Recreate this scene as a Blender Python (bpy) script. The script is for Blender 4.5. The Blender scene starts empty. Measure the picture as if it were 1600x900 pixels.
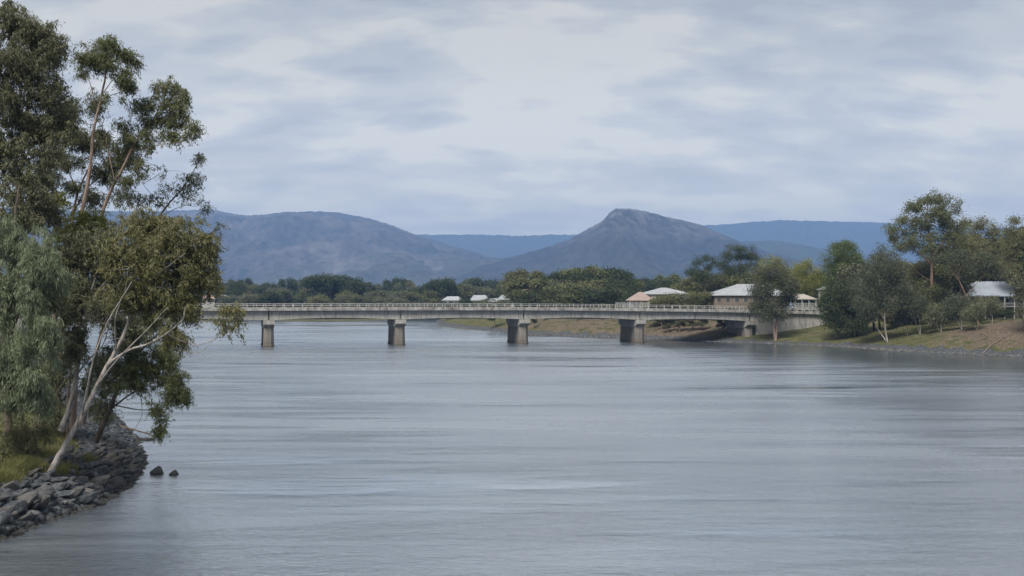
import bpy, math, random
import numpy as np
from mathutils import Vector
S = bpy.context.scene
COL = S.collection
F = 1715.0; CX = 800.0; HY = 470.0; CH = 11.1          # focal length in photo pixels, principal column, horizon row, eye height

# ------------------------------------------------------------------ camera
cam = bpy.data.cameras.new('camera'); co = bpy.data.objects.new('camera', cam); COL.objects.link(co)
co.location = (0, 0, CH); co.rotation_euler = (math.radians(90), 0, 0)
cam.sensor_width = 36; cam.lens = 36*F/1600; cam.shift_y = 20/1600
cam.clip_start = 0.5; cam.clip_end = 60000
S.camera = co

# ------------------------------------------------------------------ light and sky
SUN_EL, SUN_AZ = 52, 205          # azimuth clockwise from +Y (north): behind the camera, a little to the left
w = bpy.data.worlds.new('World'); S.world = w; w.use_nodes = True
nt = w.node_tree; N = nt.nodes; Lk = nt.links; N.clear()
out = N.new('ShaderNodeOutputWorld'); bg = N.new('ShaderNodeBackground'); bg.inputs[1].default_value = 0.075
sky = N.new('ShaderNodeTexSky'); sky.sky_type = 'NISHITA'; sky.sun_disc = False
sky.sun_elevation = math.radians(SUN_EL); sky.sun_rotation = math.radians(SUN_AZ)
def nd(t, tree=None, **k):
    n = (tree or nt).nodes.new(t)
    for a, b in k.items(): setattr(n, a, b)
    return n
tc = nd('ShaderNodeTexCoord'); sx = nd('ShaderNodeSeparateXYZ'); Lk.new(tc.outputs['Generated'], sx.inputs[0])
def mth(op, a, b=None, c=None, tree=None, clamp=False):
    t = tree or nt
    n = t.nodes.new('ShaderNodeMath'); n.operation = op; n.use_clamp = clamp
    for i, v in enumerate((a, b, c)):
        if v is None: continue
        if isinstance(v, (int, float)): n.inputs[i].default_value = v
        else: t.links.new(v, n.inputs[i])
    return n.outputs[0]
zc = mth('MAXIMUM', sx.outputs[2], 0.0)
den = mth('ADD', zc, 0.30)
cu = mth('DIVIDE', sx.outputs[0], den); cv = mth('DIVIDE', sx.outputs[1], den)
cb = nd('ShaderNodeCombineXYZ'); Lk.new(cu, cb.inputs[0]); Lk.new(cv, cb.inputs[1])
def noise(vec, scale, detail, rough, dist=0.0, tree=None, sc=(1, 1, 1), loc=(0, 0, 0)):
    t = tree or nt
    m = t.nodes.new('ShaderNodeMapping'); m.inputs['Scale'].default_value = sc; m.inputs['Location'].default_value = loc
    t.links.new(vec, m.inputs[0])
    n = t.nodes.new('ShaderNodeTexNoise'); n.inputs['Scale'].default_value = scale; n.inputs['Detail'].default_value = detail
    n.inputs['Roughness'].default_value = rough; n.inputs['Distortion'].default_value = dist
    t.links.new(m.outputs[0], n.inputs['Vector'])
    return n.outputs['Fac']
def ramp(fac, stops, tree=None, interp='LINEAR'):
    t = tree or nt
    r = t.nodes.new('ShaderNodeValToRGB'); r.color_ramp.interpolation = interp
    e = r.color_ramp.elements
    while len(e) < len(stops): e.new(0.5)
    for i, (p, c) in enumerate(stops):
        e[i].position = p; e[i].color = (c[0], c[1], c[2], 1) if not isinstance(c, (int, float)) else (c, c, c, 1)
    t.links.new(fac, r.inputs[0])
    return r.outputs[0]
def mix(fac, a, b, tree=None, mode='MIX'):
    t = tree or nt
    m = t.nodes.new('ShaderNodeMix'); m.data_type = 'RGBA'; m.blend_type = mode
    for s, v in ((0, fac), (6, a), (7, b)):
        if isinstance(v, (int, float)): m.inputs[s].default_value = v if s == 0 else (v, v, v, 1)
        elif isinstance(v, tuple): m.inputs[s].default_value = (v[0], v[1], v[2], 1)
        else: t.links.new(v, m.inputs[s])
    return m.outputs[2]
big = noise(cb.outputs[0], 1.8, 3, 0.5, 0.2, sc=(0.75, 1, 1), loc=(3.1, 1.7, 0))
med = noise(cb.outputs[0], 6.5, 8, 0.5, 0.15, sc=(0.68, 1.15, 1), loc=(0.4, 5.2, 0))
cl = mth('ADD', mth('MULTIPLY', big, 0.45), mth('MULTIPLY', med, 0.62))
fine = noise(cb.outputs[0], 20.0, 6, 0.6, 0.2, sc=(0.6, 1.2, 1), loc=(2.2, 0.3, 0))
cl = mth('ADD', cl, mth('MULTIPLY', mth('SUBTRACT', fine, 0.5), 0.10))
clouds = ramp(cl, [(0.42, (2.5, 2.65, 2.9)), (0.485, (2.95, 3.05, 3.2)), (0.53, (3.4, 3.45, 3.42)), (0.59, (4.2, 4.12, 3.75))], interp='EASE')
hz = ramp(zc, [(0.0, 1.0), (0.07, 0.7), (0.16, 0.25), (0.45, 0.0)])
clouds = mix(mth('MULTIPLY', hz, 0.55), clouds, (4.95, 4.25, 2.6))
lift = mth('ADD', 1.0, mth('MULTIPLY', ramp(zc, [(0.0, 1.0), (0.05, 0.8), (0.12, 0.5), (0.22, 0.22), (0.4, 0.0)]), 1.75))              # an overcast sky is brightest low down, behind the haze
vm = nd('ShaderNodeVectorMath', operation='SCALE'); Lk.new(clouds, vm.inputs[0]); Lk.new(lift, vm.inputs[3]); clouds = vm.outputs[0]
allsky = mix(0.95, sky.outputs[0], clouds)
Lk.new(allsky, bg.inputs[0]); Lk.new(bg.outputs[0], out.inputs[0])
sl = bpy.data.lights.new('sun', 'SUN'); sl.energy = 2.6; sl.angle = math.radians(24); sl.color = (1, 0.955, 0.89)
so = bpy.data.objects.new('sun', sl); COL.objects.link(so)
az = math.radians(SUN_AZ); el = math.radians(SUN_EL)
dirv = Vector((math.sin(az)*math.cos(el), math.cos(az)*math.cos(el), math.sin(el)))
so.rotation_euler = dirv.to_track_quat('Z', 'Y').to_euler(); so.location = (0, -50, 200)
S.view_settings.view_transform = 'Standard'; S.view_settings.look = 'None'; S.view_settings.exposure = 1.0
S.view_settings.gamma = 1; S.view_settings.use_curve_mapping = False
S.render.engine = 'CYCLES'
S.cycles.use_denoising = True
S.cycles.max_bounces = 5; S.cycles.diffuse_bounces = 2; S.cycles.glossy_bounces = 3; S.cycles.transmission_bounces = 2; S.cycles.volume_bounces = 0
S.cycles.use_adaptive_sampling = True; S.cycles.adaptive_threshold = 0.015
S.cycles.caustics_reflective = False; S.cycles.caustics_refractive = False

# ------------------------------------------------------------------ helpers
def at(px, py, Y): return np.array(((px-CX)/F*Y, Y, CH+(HY-py)/F*Y))
def dcol(c): return (c[0], c[1], c[2], 1)
def mesh_np(name, V, Q, T=None, attrs=None, smooth=False):
    """mesh from numpy vertices, quads and triangles"""
    me = bpy.data.meshes.new(name)
    V = np.asarray(V, np.float32).reshape(-1, 3)
    Q = np.asarray(Q, np.int32).reshape(-1, 4) if Q is not None and len(Q) else np.zeros((0, 4), np.int32)
    T = np.asarray(T, np.int32).reshape(-1, 3) if T is not None and len(T) else np.zeros((0, 3), np.int32)
    me.vertices.add(len(V)); me.vertices.foreach_set('co', V.ravel())
    nl = len(Q)*4+len(T)*3; me.loops.add(nl)
    me.loops.foreach_set('vertex_index', np.concatenate([Q.ravel(), T.ravel()]))
    me.polygons.add(len(Q)+len(T))
    st = np.concatenate([np.arange(len(Q))*4, len(Q)*4+np.arange(len(T))*3]).astype(np.int32)
    me.polygons.foreach_set('loop_start', st)
    if smooth: me.polygons.foreach_set('use_smooth', np.ones(len(Q)+len(T), bool))
    me.update(calc_edges=True)
    for k, v in (attrs or {}).items():
        a = me.attributes.new(k, 'FLOAT', 'POINT'); a.data.foreach_set('value', np.asarray(v, np.float32).ravel())
    me.validate()
    return me
def link(name, me, mat=None, parent=None, loc=(0, 0, 0)):
    o = bpy.data.objects.new(name, me); COL.objects.link(o)
    if mat is not None and not me.materials: me.materials.append(mat)
    if parent is not None: o.parent = parent
    o.location = loc
    return o
def tag(o, label=None, cat=None, group=None, kind=None):
    if label: o['label'] = label
    if cat: o['category'] = cat
    if group: o['group'] = group
    if kind: o['kind'] = kind
    return o
def empty(name, loc, label, cat, group=None, rz=0):
    o = bpy.data.objects.new(name, None); COL.objects.link(o); o.location = loc; o.rotation_euler = (0, 0, rz)
    o.empty_display_size = 0.5
    return tag(o, label, cat, group)
def mat(name, base, rough=0.8, spec=0.3):
    m = bpy.data.materials.new(name); m.use_nodes = True
    b = m.node_tree.nodes['Principled BSDF']; b.inputs['Base Color'].default_value = dcol(base)
    b.inputs['Roughness'].default_value = rough; b.inputs['Specular IOR Level'].default_value = spec
    return m
def bs(m): return m.node_tree.nodes['Principled BSDF']
def geo_pos(t): return t.nodes.new('ShaderNodeNewGeometry').outputs['Position']
def obj_co(t): return t.nodes.new('ShaderNodeTexCoord').outputs['Object']
def attr(t, name):
    a = t.nodes.new('ShaderNodeAttribute'); a.attribute_name = name; return a.outputs['Fac']
def bump(t, h, strength, dist):
    b = t.nodes.new('ShaderNodeBump'); b.inputs['Strength'].default_value = strength; b.inputs['Distance'].default_value = dist
    t.links.new(h, b.inputs['Height']); return b.outputs[0]

# value noise for geometry
def hash2(ix, iy, s):
    h = (ix*374761393 + iy*668265263 + s*1442695041) & 0xffffffff
    h = ((h ^ (h >> 13))*1274126177) & 0xffffffff
    return ((h ^ (h >> 16)) & 0xffff)/65535.0
def vnoise(x, y, s=0):
    x = np.asarray(x, float); y = np.asarray(y, float)
    ix = np.floor(x).astype(np.int64); iy = np.floor(y).astype(np.int64); fx = x-ix; fy = y-iy
    fx = fx*fx*(3-2*fx); fy = fy*fy*(3-2*fy)
    a = hash2(ix, iy, s); b = hash2(ix+1, iy, s); c = hash2(ix, iy+1, s); d = hash2(ix+1, iy+1, s)
    return (a*(1-fx)+b*fx)*(1-fy)+(c*(1-fx)+d*fx)*fy
def fbm(x, y, o=4, s=0):
    r = 0; a = 0.5
    for i in range(o): r = r+a*vnoise(x*2**i, y*2**i, s+i); a *= 0.5
    return r

# ------------------------------------------------------------------ ground: one sheet with the river bed cut into it
# water outline, anticlockwise looking from above: x, y, bank height, bank run
SH = [(-60, -120, 3, 10), (-40, -40, 3, 10), (-31, 20, 2.4, 6), (-26.5, 43, 2.2, 4.5), (-23.9, 51, 1.9, 4.2), (-23.7, 55.4, 1.9, 4.2), (-22.6, 59.5, 2.0, 4.6),
      (-23.4, 66.8, 2.2, 5.5), (-25.2, 74.7, 2.4, 6.5), (-28.3, 82.8, 2.5, 6), (-32.2, 92, 2.6, 6), (-46, 122, 3, 8), (-72, 170, 3, 10), (-104, 240, 4, 14), (-135, 330, 4, 14),
      (-185, 450, 4, 15), (-222, 550, 5, 20), (-192, 592, 5, 60), (-100, 606, 4.5, 70), (-62, 606, 4, 60), (-64, 660, 4, 30), (-74, 800, 5, 30), (-60, 1000, 5, 30),
      (-36, 1000, 5, 30), (-44, 700, 4, 20), (-42, 600, 4, 20), (-33, 500, 4, 16), (-15, 423, 5.2, 22), (10, 359, 5.6, 26), (33, 338, 6, 30), (44, 317, 6, 32), (56, 301, 6, 34), (65, 291, 5.5, 50),
      (75, 276, 4.8, 50), (83, 266, 6.0, 40), (86.5, 248, 6.3, 34), (94, 233, 6.3, 32), (103, 221, 6.3, 32), (125, 190, 6, 30), (160, 140, 6, 30), (190, 60, 6, 30), (200, -120, 6, 30)]
SHA = np.array(SH, float)
def shore(x, y):
    """signed distance to the water outline (negative in the water), and the bank's height and run there"""
    x = np.asarray(x, float); y = np.asarray(y, float)
    best = np.full(x.shape, 1e12); H = np.zeros(x.shape); R = np.ones(x.shape); ins = np.zeros(x.shape, bool)
    n = len(SHA)
    for i in range(n):
        a = SHA[i]; b = SHA[(i+1) % n]; dx, dy = b[0]-a[0], b[1]-a[1]
        t = np.clip(((x-a[0])*dx+(y-a[1])*dy)/(dx*dx+dy*dy), 0, 1)
        d = (x-a[0]-t*dx)**2+(y-a[1]-t*dy)**2
        k = d < best; best = np.where(k, d, best)
        H = np.where(k, a[2]+(b[2]-a[2])*t, H); R = np.where(k, a[3]+(b[3]-a[3])*t, R)
        c = ((a[1] > y) != (b[1] > y)) & (x < (b[0]-a[0])*(y-a[1])/((b[1]-a[1]) if b[1] != a[1] else 1e-9)+a[0])
        ins ^= c
    d = np.sqrt(best)
    return np.where(ins, -d, d), H, R
def height(x, y):
    d, H, R = shore(x, y)
    x = np.asarray(x, float); y = np.asarray(y, float)
    t = np.clip(d/R, 0, 1)
    prof = np.where(t < 1, 1-(1-t)**1.6, 1)
    z = H*prof+np.clip(d-R, 0, None)*0.012
    z = np.minimum(z, 9+0*z)
    rough = (fbm(x*0.22, y*0.22, 3, 5)-0.45)*np.clip(d/4, 0, 1)*np.where(np.hypot(x, y) < 130, 0.35, 1.3)
    land = z+rough
    ss = (x-2.8)*.9644+(y-284)*.2644; oo = -(x-2.8)*.2644+(y-284)*.9644
    emb = np.clip((ss-84)/14, 0, 1)*np.clip(1-(np.abs(oo-5.3)-7.5)/9, 0, 1)*np.clip((330-ss)/60, 0, 1)
    land = land+(np.maximum(np.where(ss < 130, 7.6-(ss-84)*.018, 6.8), land)-land)*emb
    bed = -np.clip(-d*0.35, 0, 3.0)-0.02
    return np.where(d > 0, land, bed)
def hz1(x, y): return float(height(np.array([x]), np.array([y]))[0])
ang = np.concatenate([np.arange(-180, -34, 4.0), np.arange(-34, 34.01, 0.16), np.arange(38, 180.1, 4.0)])
rad = np.exp(np.arange(math.log(12), math.log(14500), 0.0135))
A, R_ = np.meshgrid(np.radians(ang), rad, indexing='ij')
GX = np.clip(np.sin(A)*R_, -9500, 9500); GY = np.clip(np.cos(A)*R_, -9500, 12600)
GZ = height(GX, GY)
sd, sH, sR = shore(GX, GY)
rock = np.clip(1-(sd-np.where(np.hypot(GX, GY) < 130, 2.9+np.clip((GY-70)/8, 0, 1)*1.6, 2.4))/1.2, 0, 1)
def gauss(cx, cy, rx, ry): return np.exp(-((GX-cx)/rx)**2-((GY-cy)/ry)**2)
bare = np.clip(gauss(112, 244, 13, 16)*1.2+gauss(42, 330, 16, 18)*.72+gauss(55, 318, 14, 12)*0.6+gauss(5, 395, 24, 18)*0.62+gauss(22, 362, 16, 16)*.66+gauss(-27, 73, 2.5, 4)*0.35, 0, 1)
na, nr = A.shape
idx = np.arange(na*nr).reshape(na, nr)
Q = np.stack([idx[:-1, :-1], idx[:-1, 1:], idx[1:, 1:], idx[1:, :-1]], -1).reshape(-1, 4)
V = np.stack([GX, GY, GZ], -1).reshape(-1, 3)
c0 = len(V); V = np.vstack([V, [[0, 0, -3]]])
T = np.array([[c0, i*nr, (i+1)*nr] for i in range(na-1)])
me = mesh_np('ground', V, Q, T, {'rock': np.append(rock.ravel(), 0), 'bare': np.append(bare.ravel(), 0)}, smooth=True)
mg = mat('ground', (0.1, 0.1, 0.05), 0.95, 0.1); t = mg.node_tree
P = geo_pos(t)
g1 = noise(P, 0.35, 6, 0.65, 0, t); g2 = noise(P, 2.5, 4, 0.6, 0, t)
grass = ramp(g1, [(0.3, (0.035, 0.038, 0.018)), (0.46, (0.07, 0.075, 0.032)), (0.56, (0.12, 0.115, 0.052)), (0.7, (0.19, 0.165, 0.10))], t)
grass = mix(0.35, grass, ramp(g2, [(0.3, (0.04, 0.05, 0.02)), (0.7, (0.17, 0.16, 0.08))], t), t)
dirt = ramp(g2, [(0.3, (0.05, 0.038, 0.028)), (0.5, (0.125, 0.098, 0.072)), (0.7, (0.25, 0.2, 0.15))], t)
stone = ramp(noise(P, 3.0, 5, 0.7, 0, t), [(0.35, (0.02, 0.022, 0.026)), (0.5, (0.075, 0.08, 0.088)), (0.7, (0.19, 0.19, 0.19))], t)
wob = mth('SUBTRACT', g1, 0.5, tree=t)
fb = mth('ADD', attr(t, 'bare'), mth('MULTIPLY', wob, 3.2, tree=t), tree=t)
fb = ramp(fb, [(0.3, 0.0), (0.5, 1.0)], t)
fr = ramp(mth('ADD', attr(t, 'rock'), mth('MULTIPLY', wob, 0.8, tree=t), tree=t), [(0.4, 0.0), (0.6, 1.0)], t)
c = mix(fb, grass, dirt, t); c = mix(fr, c, stone, t)
t.links.new(c, bs(mg).inputs['Base Color'])
t.links.new(bump(t, noise(P, 4.0, 6, 0.7, 0, t), 0.8, 0.25), bs(mg).inputs['Normal'])
ground = tag(link('ground', me, mg), 'grassy river banks and flat land reaching to the foot of the hills', 'ground', kind='structure')

# ------------------------------------------------------------------ river
xs = np.concatenate([np.arange(-400, -120, 25.0), np.arange(-120, 150, 6.0), np.arange(150, 401, 25.0)]); ys = np.concatenate([np.arange(-150, 1026, 6.0)])
XX, YY = np.meshgrid(xs, ys, indexing='ij'); ix = np.arange(XX.size).reshape(XX.shape)
Q = np.stack([ix[:-1, :-1], ix[1:, :-1], ix[1:, 1:], ix[:-1, 1:]], -1).reshape(-1, 4)
me = mesh_np('river', np.stack([XX, YY, 0*XX], -1), Q, attrs={'lee': (1-.75*np.exp(-np.min([((XX-(2.8+31*k))/7)**2+((YY-(280+8.5*k))/9)**2 for k in range(-3, 3)], axis=0)))*np.clip((-shore(XX, YY)[0]-3)/np.where((XX > 35) & (YY < 320), 120, 34), np.where(XX < 0, .42, 0), 1)})
mw = mat('river_water', (0.082, 0.102, 0.125), 0.07, 0.5)
bs(mw).inputs['Specular Tint'].default_value = (0.955, 0.982, 1.0, 1); t = mw.node_tree; b = bs(mw)
b.inputs['IOR'].default_value = 11.0; b.inputs['Specular IOR Level'].default_value = 0.5
P = geo_pos(t)
# wind patches: calm slicks and rippled reaches, long across the view
pat = noise(P, 1.0, 4, 0.55, 0.4, t, sc=(0.011, 0.045, 1), loc=(7.3, 2.2, 0))
pat2 = noise(P, 1.0, 3, 0.5, 0.2, t, sc=(0.03, 0.14, 1), loc=(1.3, 8.2, 0))
pp = mth('ADD', mth('MULTIPLY', pat, 0.5, tree=t), mth('MULTIPLY', pat2, 0.5, tree=t), tree=t)
lee = ramp(attr(t, 'lee'), [(0.05, 0.1), (0.22, 0.5), (0.45, 1.0)], t)
amp = mth('MULTIPLY', ramp(pp, [(0.36, 0.12), (0.46, 0.75), (0.62, 1.0)], t), lee, tree=t)
w1 = noise(P, 1.0, 4, 0.55, 0.5, t, sc=(0.35, 0.8, 1))
w2 = noise(P, 1.0, 5, 0.62, 0.6, t, sc=(1.8, 3.6, 1))
w4 = noise(P, 1.0, 4, 0.6, 0.4, t, sc=(0.10, 0.42, 1))
w3 = noise(P, 1.0, 3, 0.5, 0.2, t, sc=(0.06, 0.16, 1))
hgt = mth('ADD', mth('MULTIPLY', w1, 0.17, tree=t), mth('ADD', mth('MULTIPLY', w2, 0.11, tree=t), mth('MULTIPLY', noise(P, 1.0, 3, 0.6, 0.3, t, sc=(6, 13, 1)), 0.016, tree=t), tree=t), tree=t)
hgt = mth('MULTIPLY', hgt, amp, tree=t)
streak = ramp(attr(t, 'lee'), [(0.03, 0.08), (0.2, 1.0), (0.6, 0.9), (1.0, 0.4)], t)
hgt = mth('ADD', hgt, mth('MULTIPLY', mth('MULTIPLY', w4, streak, tree=t), 0.16, tree=t), tree=t)
hgt = mth('ADD', hgt, mth('MULTIPLY', mth('MULTIPLY', w3, lee, tree=t), 0.12, tree=t), tree=t)
t.links.new(bump(t, hgt, 1.0, 0.72), b.inputs['Normal'])
slick = ramp(noise(P, 1.0, 4, 0.55, 0.5, t, sc=(0.035, 0.24, 1), loc=(4.1, 9.7, 0)), [(0.47, 0.0), (0.56, 1.0)], t)
slick = mth('MULTIPLY', slick, ramp(attr(t, 'lee'), [(0.25, 1.0), (0.6, 0.55), (0.95, 0.0)], t), tree=t)
slick = mth('SUBTRACT', 1.0, mth('MULTIPLY', slick, 0.75, tree=t), tree=t)
t.links.new(mth('MULTIPLY', ramp(pp, [(0.36, 0.07), (0.43, 0.19), (0.6, 0.30)], t), mth('MULTIPLY', mth('POWER', lee, 1.7, tree=t), slick, tree=t), tree=t), b.inputs['Roughness'])
river = tag(link('river', me, mw), 'wide grey river with faint ripples and calm slicks', 'river', kind='structure')

# ------------------------------------------------------------------ hills: real ridges at their distance
def hill(name, label, prof, Yr, Yf, seed, m, relief=0.16, rows=70, step=3.0, zf=4.0, back=0.35, sm=9):
    pxs = np.arange(prof[0][0], prof[-1][0]+0.1, step)
    py = np.interp(pxs, [p[0] for p in prof], [p[1] for p in prof])
    k = np.ones(sm)/sm; pys = np.convolve(np.pad(py, sm//2, 'edge'), k, 'valid'); py = 0.5*py+0.5*pys
    ux = (pxs-CX)/F
    crest = CH+(HY-py)/F*Yr
    crest = crest+(fbm(pxs*0.11, pxs*0+seed, 4, seed)-0.47)*9*Yr/8000+(vnoise(pxs*0.9, pxs*0, seed+3)-.5)*7*Yr/8000
    tt = np.concatenate([np.linspace(0, 1, rows), 1+np.linspace(0.03, back, 8)])
    U, TT = np.meshgrid(ux, tt, indexing='ij'); PX = np.repeat(pxs[:, None], len(tt), 1)
    C = np.repeat(crest[:, None], len(tt), 1)
    Y = Yf+(Yr-Yf)*TT
    X = U*Y
    prof_t = np.where(TT <= 1, 0.25*TT+0.75*(3*TT**2-2*TT**3), 1-((TT-1)/back)**1.5*0.8)
    wx = X/650; wy = Y/900
    ridg = 1-np.abs(2*fbm(wx+1.3*vnoise(wx*.6, wy*.6, seed+9), wy, 5, seed)-1)*2.0
    small = fbm(X/170, Y/240, 4, seed+20)-0.47
    env = np.clip(np.sin(np.pi*np.clip(TT, 0, 1)), 0, 1)**0.8
    Z = zf+(C-zf)*prof_t+(C-zf)*env*relief*(ridg-0.6)+small*env*0.06*(C-zf)
    lim = CH+(C-CH)*Y/Yr-0.006*Yr*(1-TT)          # nothing in front may stand above the crest as seen from the river
    Z = np.where(TT < 1, np.minimum(Z, np.maximum(lim, zf)), Z)
    ii = np.arange(Z.size).reshape(Z.shape)
    Q = np.stack([ii[:-1, :-1], ii[1:, :-1], ii[1:, 1:], ii[:-1, 1:]], -1).reshape(-1, 4)
    me = mesh_np(name, np.stack([X, Y, Z], -1), Q, smooth=True)
    return tag(link(name, me, m), label, 'hills', kind='structure')
def hill_mat(name, forest, scrub, pale, seed, plo=0.55, phi=0.68, cliff=False):
    m = mat(name, forest, 0.95, 0.0); t = m.node_tree; P = geo_pos(t)
    a = noise(P, 0.0016, 7, 0.62, 0.6, t, loc=(seed, 0, 0), sc=(1, 0.7, 2.2)); f = noise(P, 0.022, 5, 0.7, 0, t)
    c = ramp(a, [(0.38, forest), (0.5, scrub), (plo, scrub), (phi, pale)], t)
    c = mix(0.55, c, ramp(f, [(0.35, tuple(v*0.45 for v in forest)), (0.6, tuple(v*1.5 for v in scrub))], t), t)
    if cliff:
        nrm = t.nodes.new('ShaderNodeNewGeometry').outputs['Normal']
        sp = t.nodes.new('ShaderNodeSeparateXYZ'); t.links.new(nrm, sp.inputs[0])
        ps = t.nodes.new('ShaderNodeSeparateXYZ'); t.links.new(P, ps.inputs[0])
        hi = ramp(mth('DIVIDE', ps.outputs[2], 520, tree=t), [(0.5, 0.0), (0.8, 1.0)], t)
        ck = noise(P, 0.012, 6, 0.7, 0.4, t, sc=(1, 1, 0.35))
        ck = ramp(ck, [(0.45, 0.0), (0.56, 1.0)], t)
        c = mix(mth('MULTIPLY', mth('MULTIPLY', hi, ck, tree=t), 0.85, tree=t), c, (0.2, 0.18, 0.165), t)
    t.links.new(c, bs(m).inputs['Base Color'])
    t.links.new(bump(t, f, 1.0, 14.0), bs(m).inputs['Normal'])
    return m
M_far = hill_mat('far_range', (0.03, 0.042, 0.024), (0.05, 0.06, 0.035), (0.09, 0.09, 0.06), 1)
M_left = hill_mat('bare_hills', (0.02, 0.026, 0.02), (0.085, 0.075, 0.065), (0.27, 0.24, 0.22), 4, 0.53, 0.64)
M_low = hill_mat('foothill_scrub', (0.022, 0.03, 0.02), (0.07, 0.068, 0.05), (0.26, 0.23, 0.2), 7, 0.55, 0.66)
M_peak = hill_mat('rocky_peak', (0.018, 0.022, 0.018), (0.045, 0.044, 0.036), (0.13, 0.12, 0.11), 9, 0.62, 0.74, cliff=True)
hill('hills', 'long flat blue range along the horizon, farthest of the hills', [(-500, 352), (100, 350), (500, 362), (640, 367), (700, 366.5), (780, 367), (800, 369), (850, 367), (890, 366.5), (1000, 360), (1080, 352), (1130, 351), (1170, 347), (1230, 344), (1300, 346), (1360, 347), (1430, 350), (1520, 356), (1600, 356), (1800, 350), (2100, 352)], 11000, 8300, 3, M_far, 0.1, 40)
hill('hills', 'broad rounded blue hills with pale bare slopes at the left', [(-500, 300), (-200, 312), (0, 325), (150, 330), (250, 330), (330, 327), (355, 332), (385, 337), (420, 334), (455, 331), (500, 330), (530, 332), (575, 341), (610, 351), (650, 366), (690, 379), (740, 392), (800, 410), (880, 436), (920, 447)], 8000, 4700, 14, M_left, 0.5, 120)
hill('hills', 'low dark forested ridge below the bare left hills', [(-400, 410), (0, 405), (200, 418), (330, 430), (400, 427), (450, 414), (500, 405), (560, 396), (600, 392), (650, 396), (700, 400), (760, 403), (830, 402), (900, 412), (1000, 440)], 6400, 4300, 31, M_low, 0.5, 90)
hill('hills', 'dark blue shoulder ridge right of the peak', [(980, 440), (1060, 400), (1120, 383), (1160, 377), (1210, 376), (1250, 381), (1300, 392), (1350, 402), (1420, 410), (1600, 430), (1900, 440)], 7000, 4600, 41, M_far, 0.15, 50)
hill('mountain', 'craggy pointed blue mountain rising above the bridge', [(620, 447), (690, 437), (760, 413), (800, 402), (830, 393), (865, 383), (893, 372), (920, 357), (941, 345), (952, 333), (962, 326.5), (978, 325), (992, 326.5), (1010, 331), (1040, 338), (1075, 346), (1100, 353), (1130, 366), (1170, 384), (1210, 396), (1260, 408), (1320, 418), (1400, 430), (1480, 442)], 5600, 3700, 57, M_peak, 0.36, 120, step=2.0, sm=3)

# haze: one closed box of thin pale air round the camera and everything
hb = 1.0
Vh = [(x, y, z) for x in (-9600, 9600) for y in (-9600, 12700) for z in (-4.2, 870)]
Qh = [(0, 1, 3, 2), (4, 6, 7, 5), (0, 4, 5, 1), (2, 3, 7, 6), (0, 2, 6, 4), (1, 5, 7, 3)]
me = mesh_np('haze', Vh, Qh)
mh = bpy.data.materials.new('haze'); mh.use_nodes = True; t = mh.node_tree; t.nodes.remove(t.nodes['Principled BSDF'])
pv = t.nodes.new('ShaderNodeVolumePrincipled'); pv.inputs['Color'].default_value = (0.31, 0.53, 1.0, 1); pv.inputs['Density'].default_value = 1.35e-4
pv.inputs['Anisotropy'].default_value = 0.0
t.links.new(pv.outputs[0], t.nodes['Material Output'].inputs['Volume'])
tag(link('haze', me, mh), 'pale blue haze between the river and the hills', 'haze', kind='stuff')

# ------------------------------------------------------------------ solid builder for made things
class MB:
    def __init__(s): s.v = []; s.f = []
    def poly(s, pts, faces):
        k = len(s.v); s.v += [tuple(map(float, p)) for p in pts]; s.f += [tuple(k+i for i in f) for f in faces]
    def box(s, a, b):
        (x0, y0, z0), (x1, y1, z1) = a, b
        s.poly([(x0, y0, z0), (x1, y0, z0), (x1, y1, z0), (x0, y1, z0), (x0, y0, z1), (x1, y0, z1), (x1, y1, z1), (x0, y1, z1)],
               [(0, 3, 2, 1), (4, 5, 6, 7), (0, 1, 5, 4), (1, 2, 6, 5), (2, 3, 7, 6), (3, 0, 4, 7)])
    def loft(s, rings, caps=True):
        k = len(s.v); n = len(rings[0])
        for r in rings: s.v += [tuple(map(float, p)) for p in r]
        for i in range(len(rings)-1):
            for j in range(n):
                a = k+i*n+j; b_ = k+i*n+(j+1) % n
                s.f.append((a, b_, b_+n, a+n))
        if caps:
            s.f.append(tuple(k+j for j in range(n))[::-1]); s.f.append(tuple(k+(len(rings)-1)*n+j for j in range(n)))
    def build(s, name, m, parent=None, bevel=0.0, fn=None, smooth=False, kind=None):
        v = [fn(*p) for p in s.v] if fn else s.v
        me = bpy.data.meshes.new(name); me.from_pydata([tuple(p) for p in v], [], s.f); me.update()
        o = link(name, me, m, parent)
        import bmesh
        bm = bmesh.new(); bm.from_mesh(me); bmesh.ops.recalc_face_normals(bm, faces=bm.faces)
        if bevel: bmesh.ops.bevel(bm, geom=list(bm.edges), offset=bevel, segments=1, affect='EDGES', clamp_overlap=True)
        bm.to_mesh(me); bm.free()
        if kind: o['kind'] = kind
        return o

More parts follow.
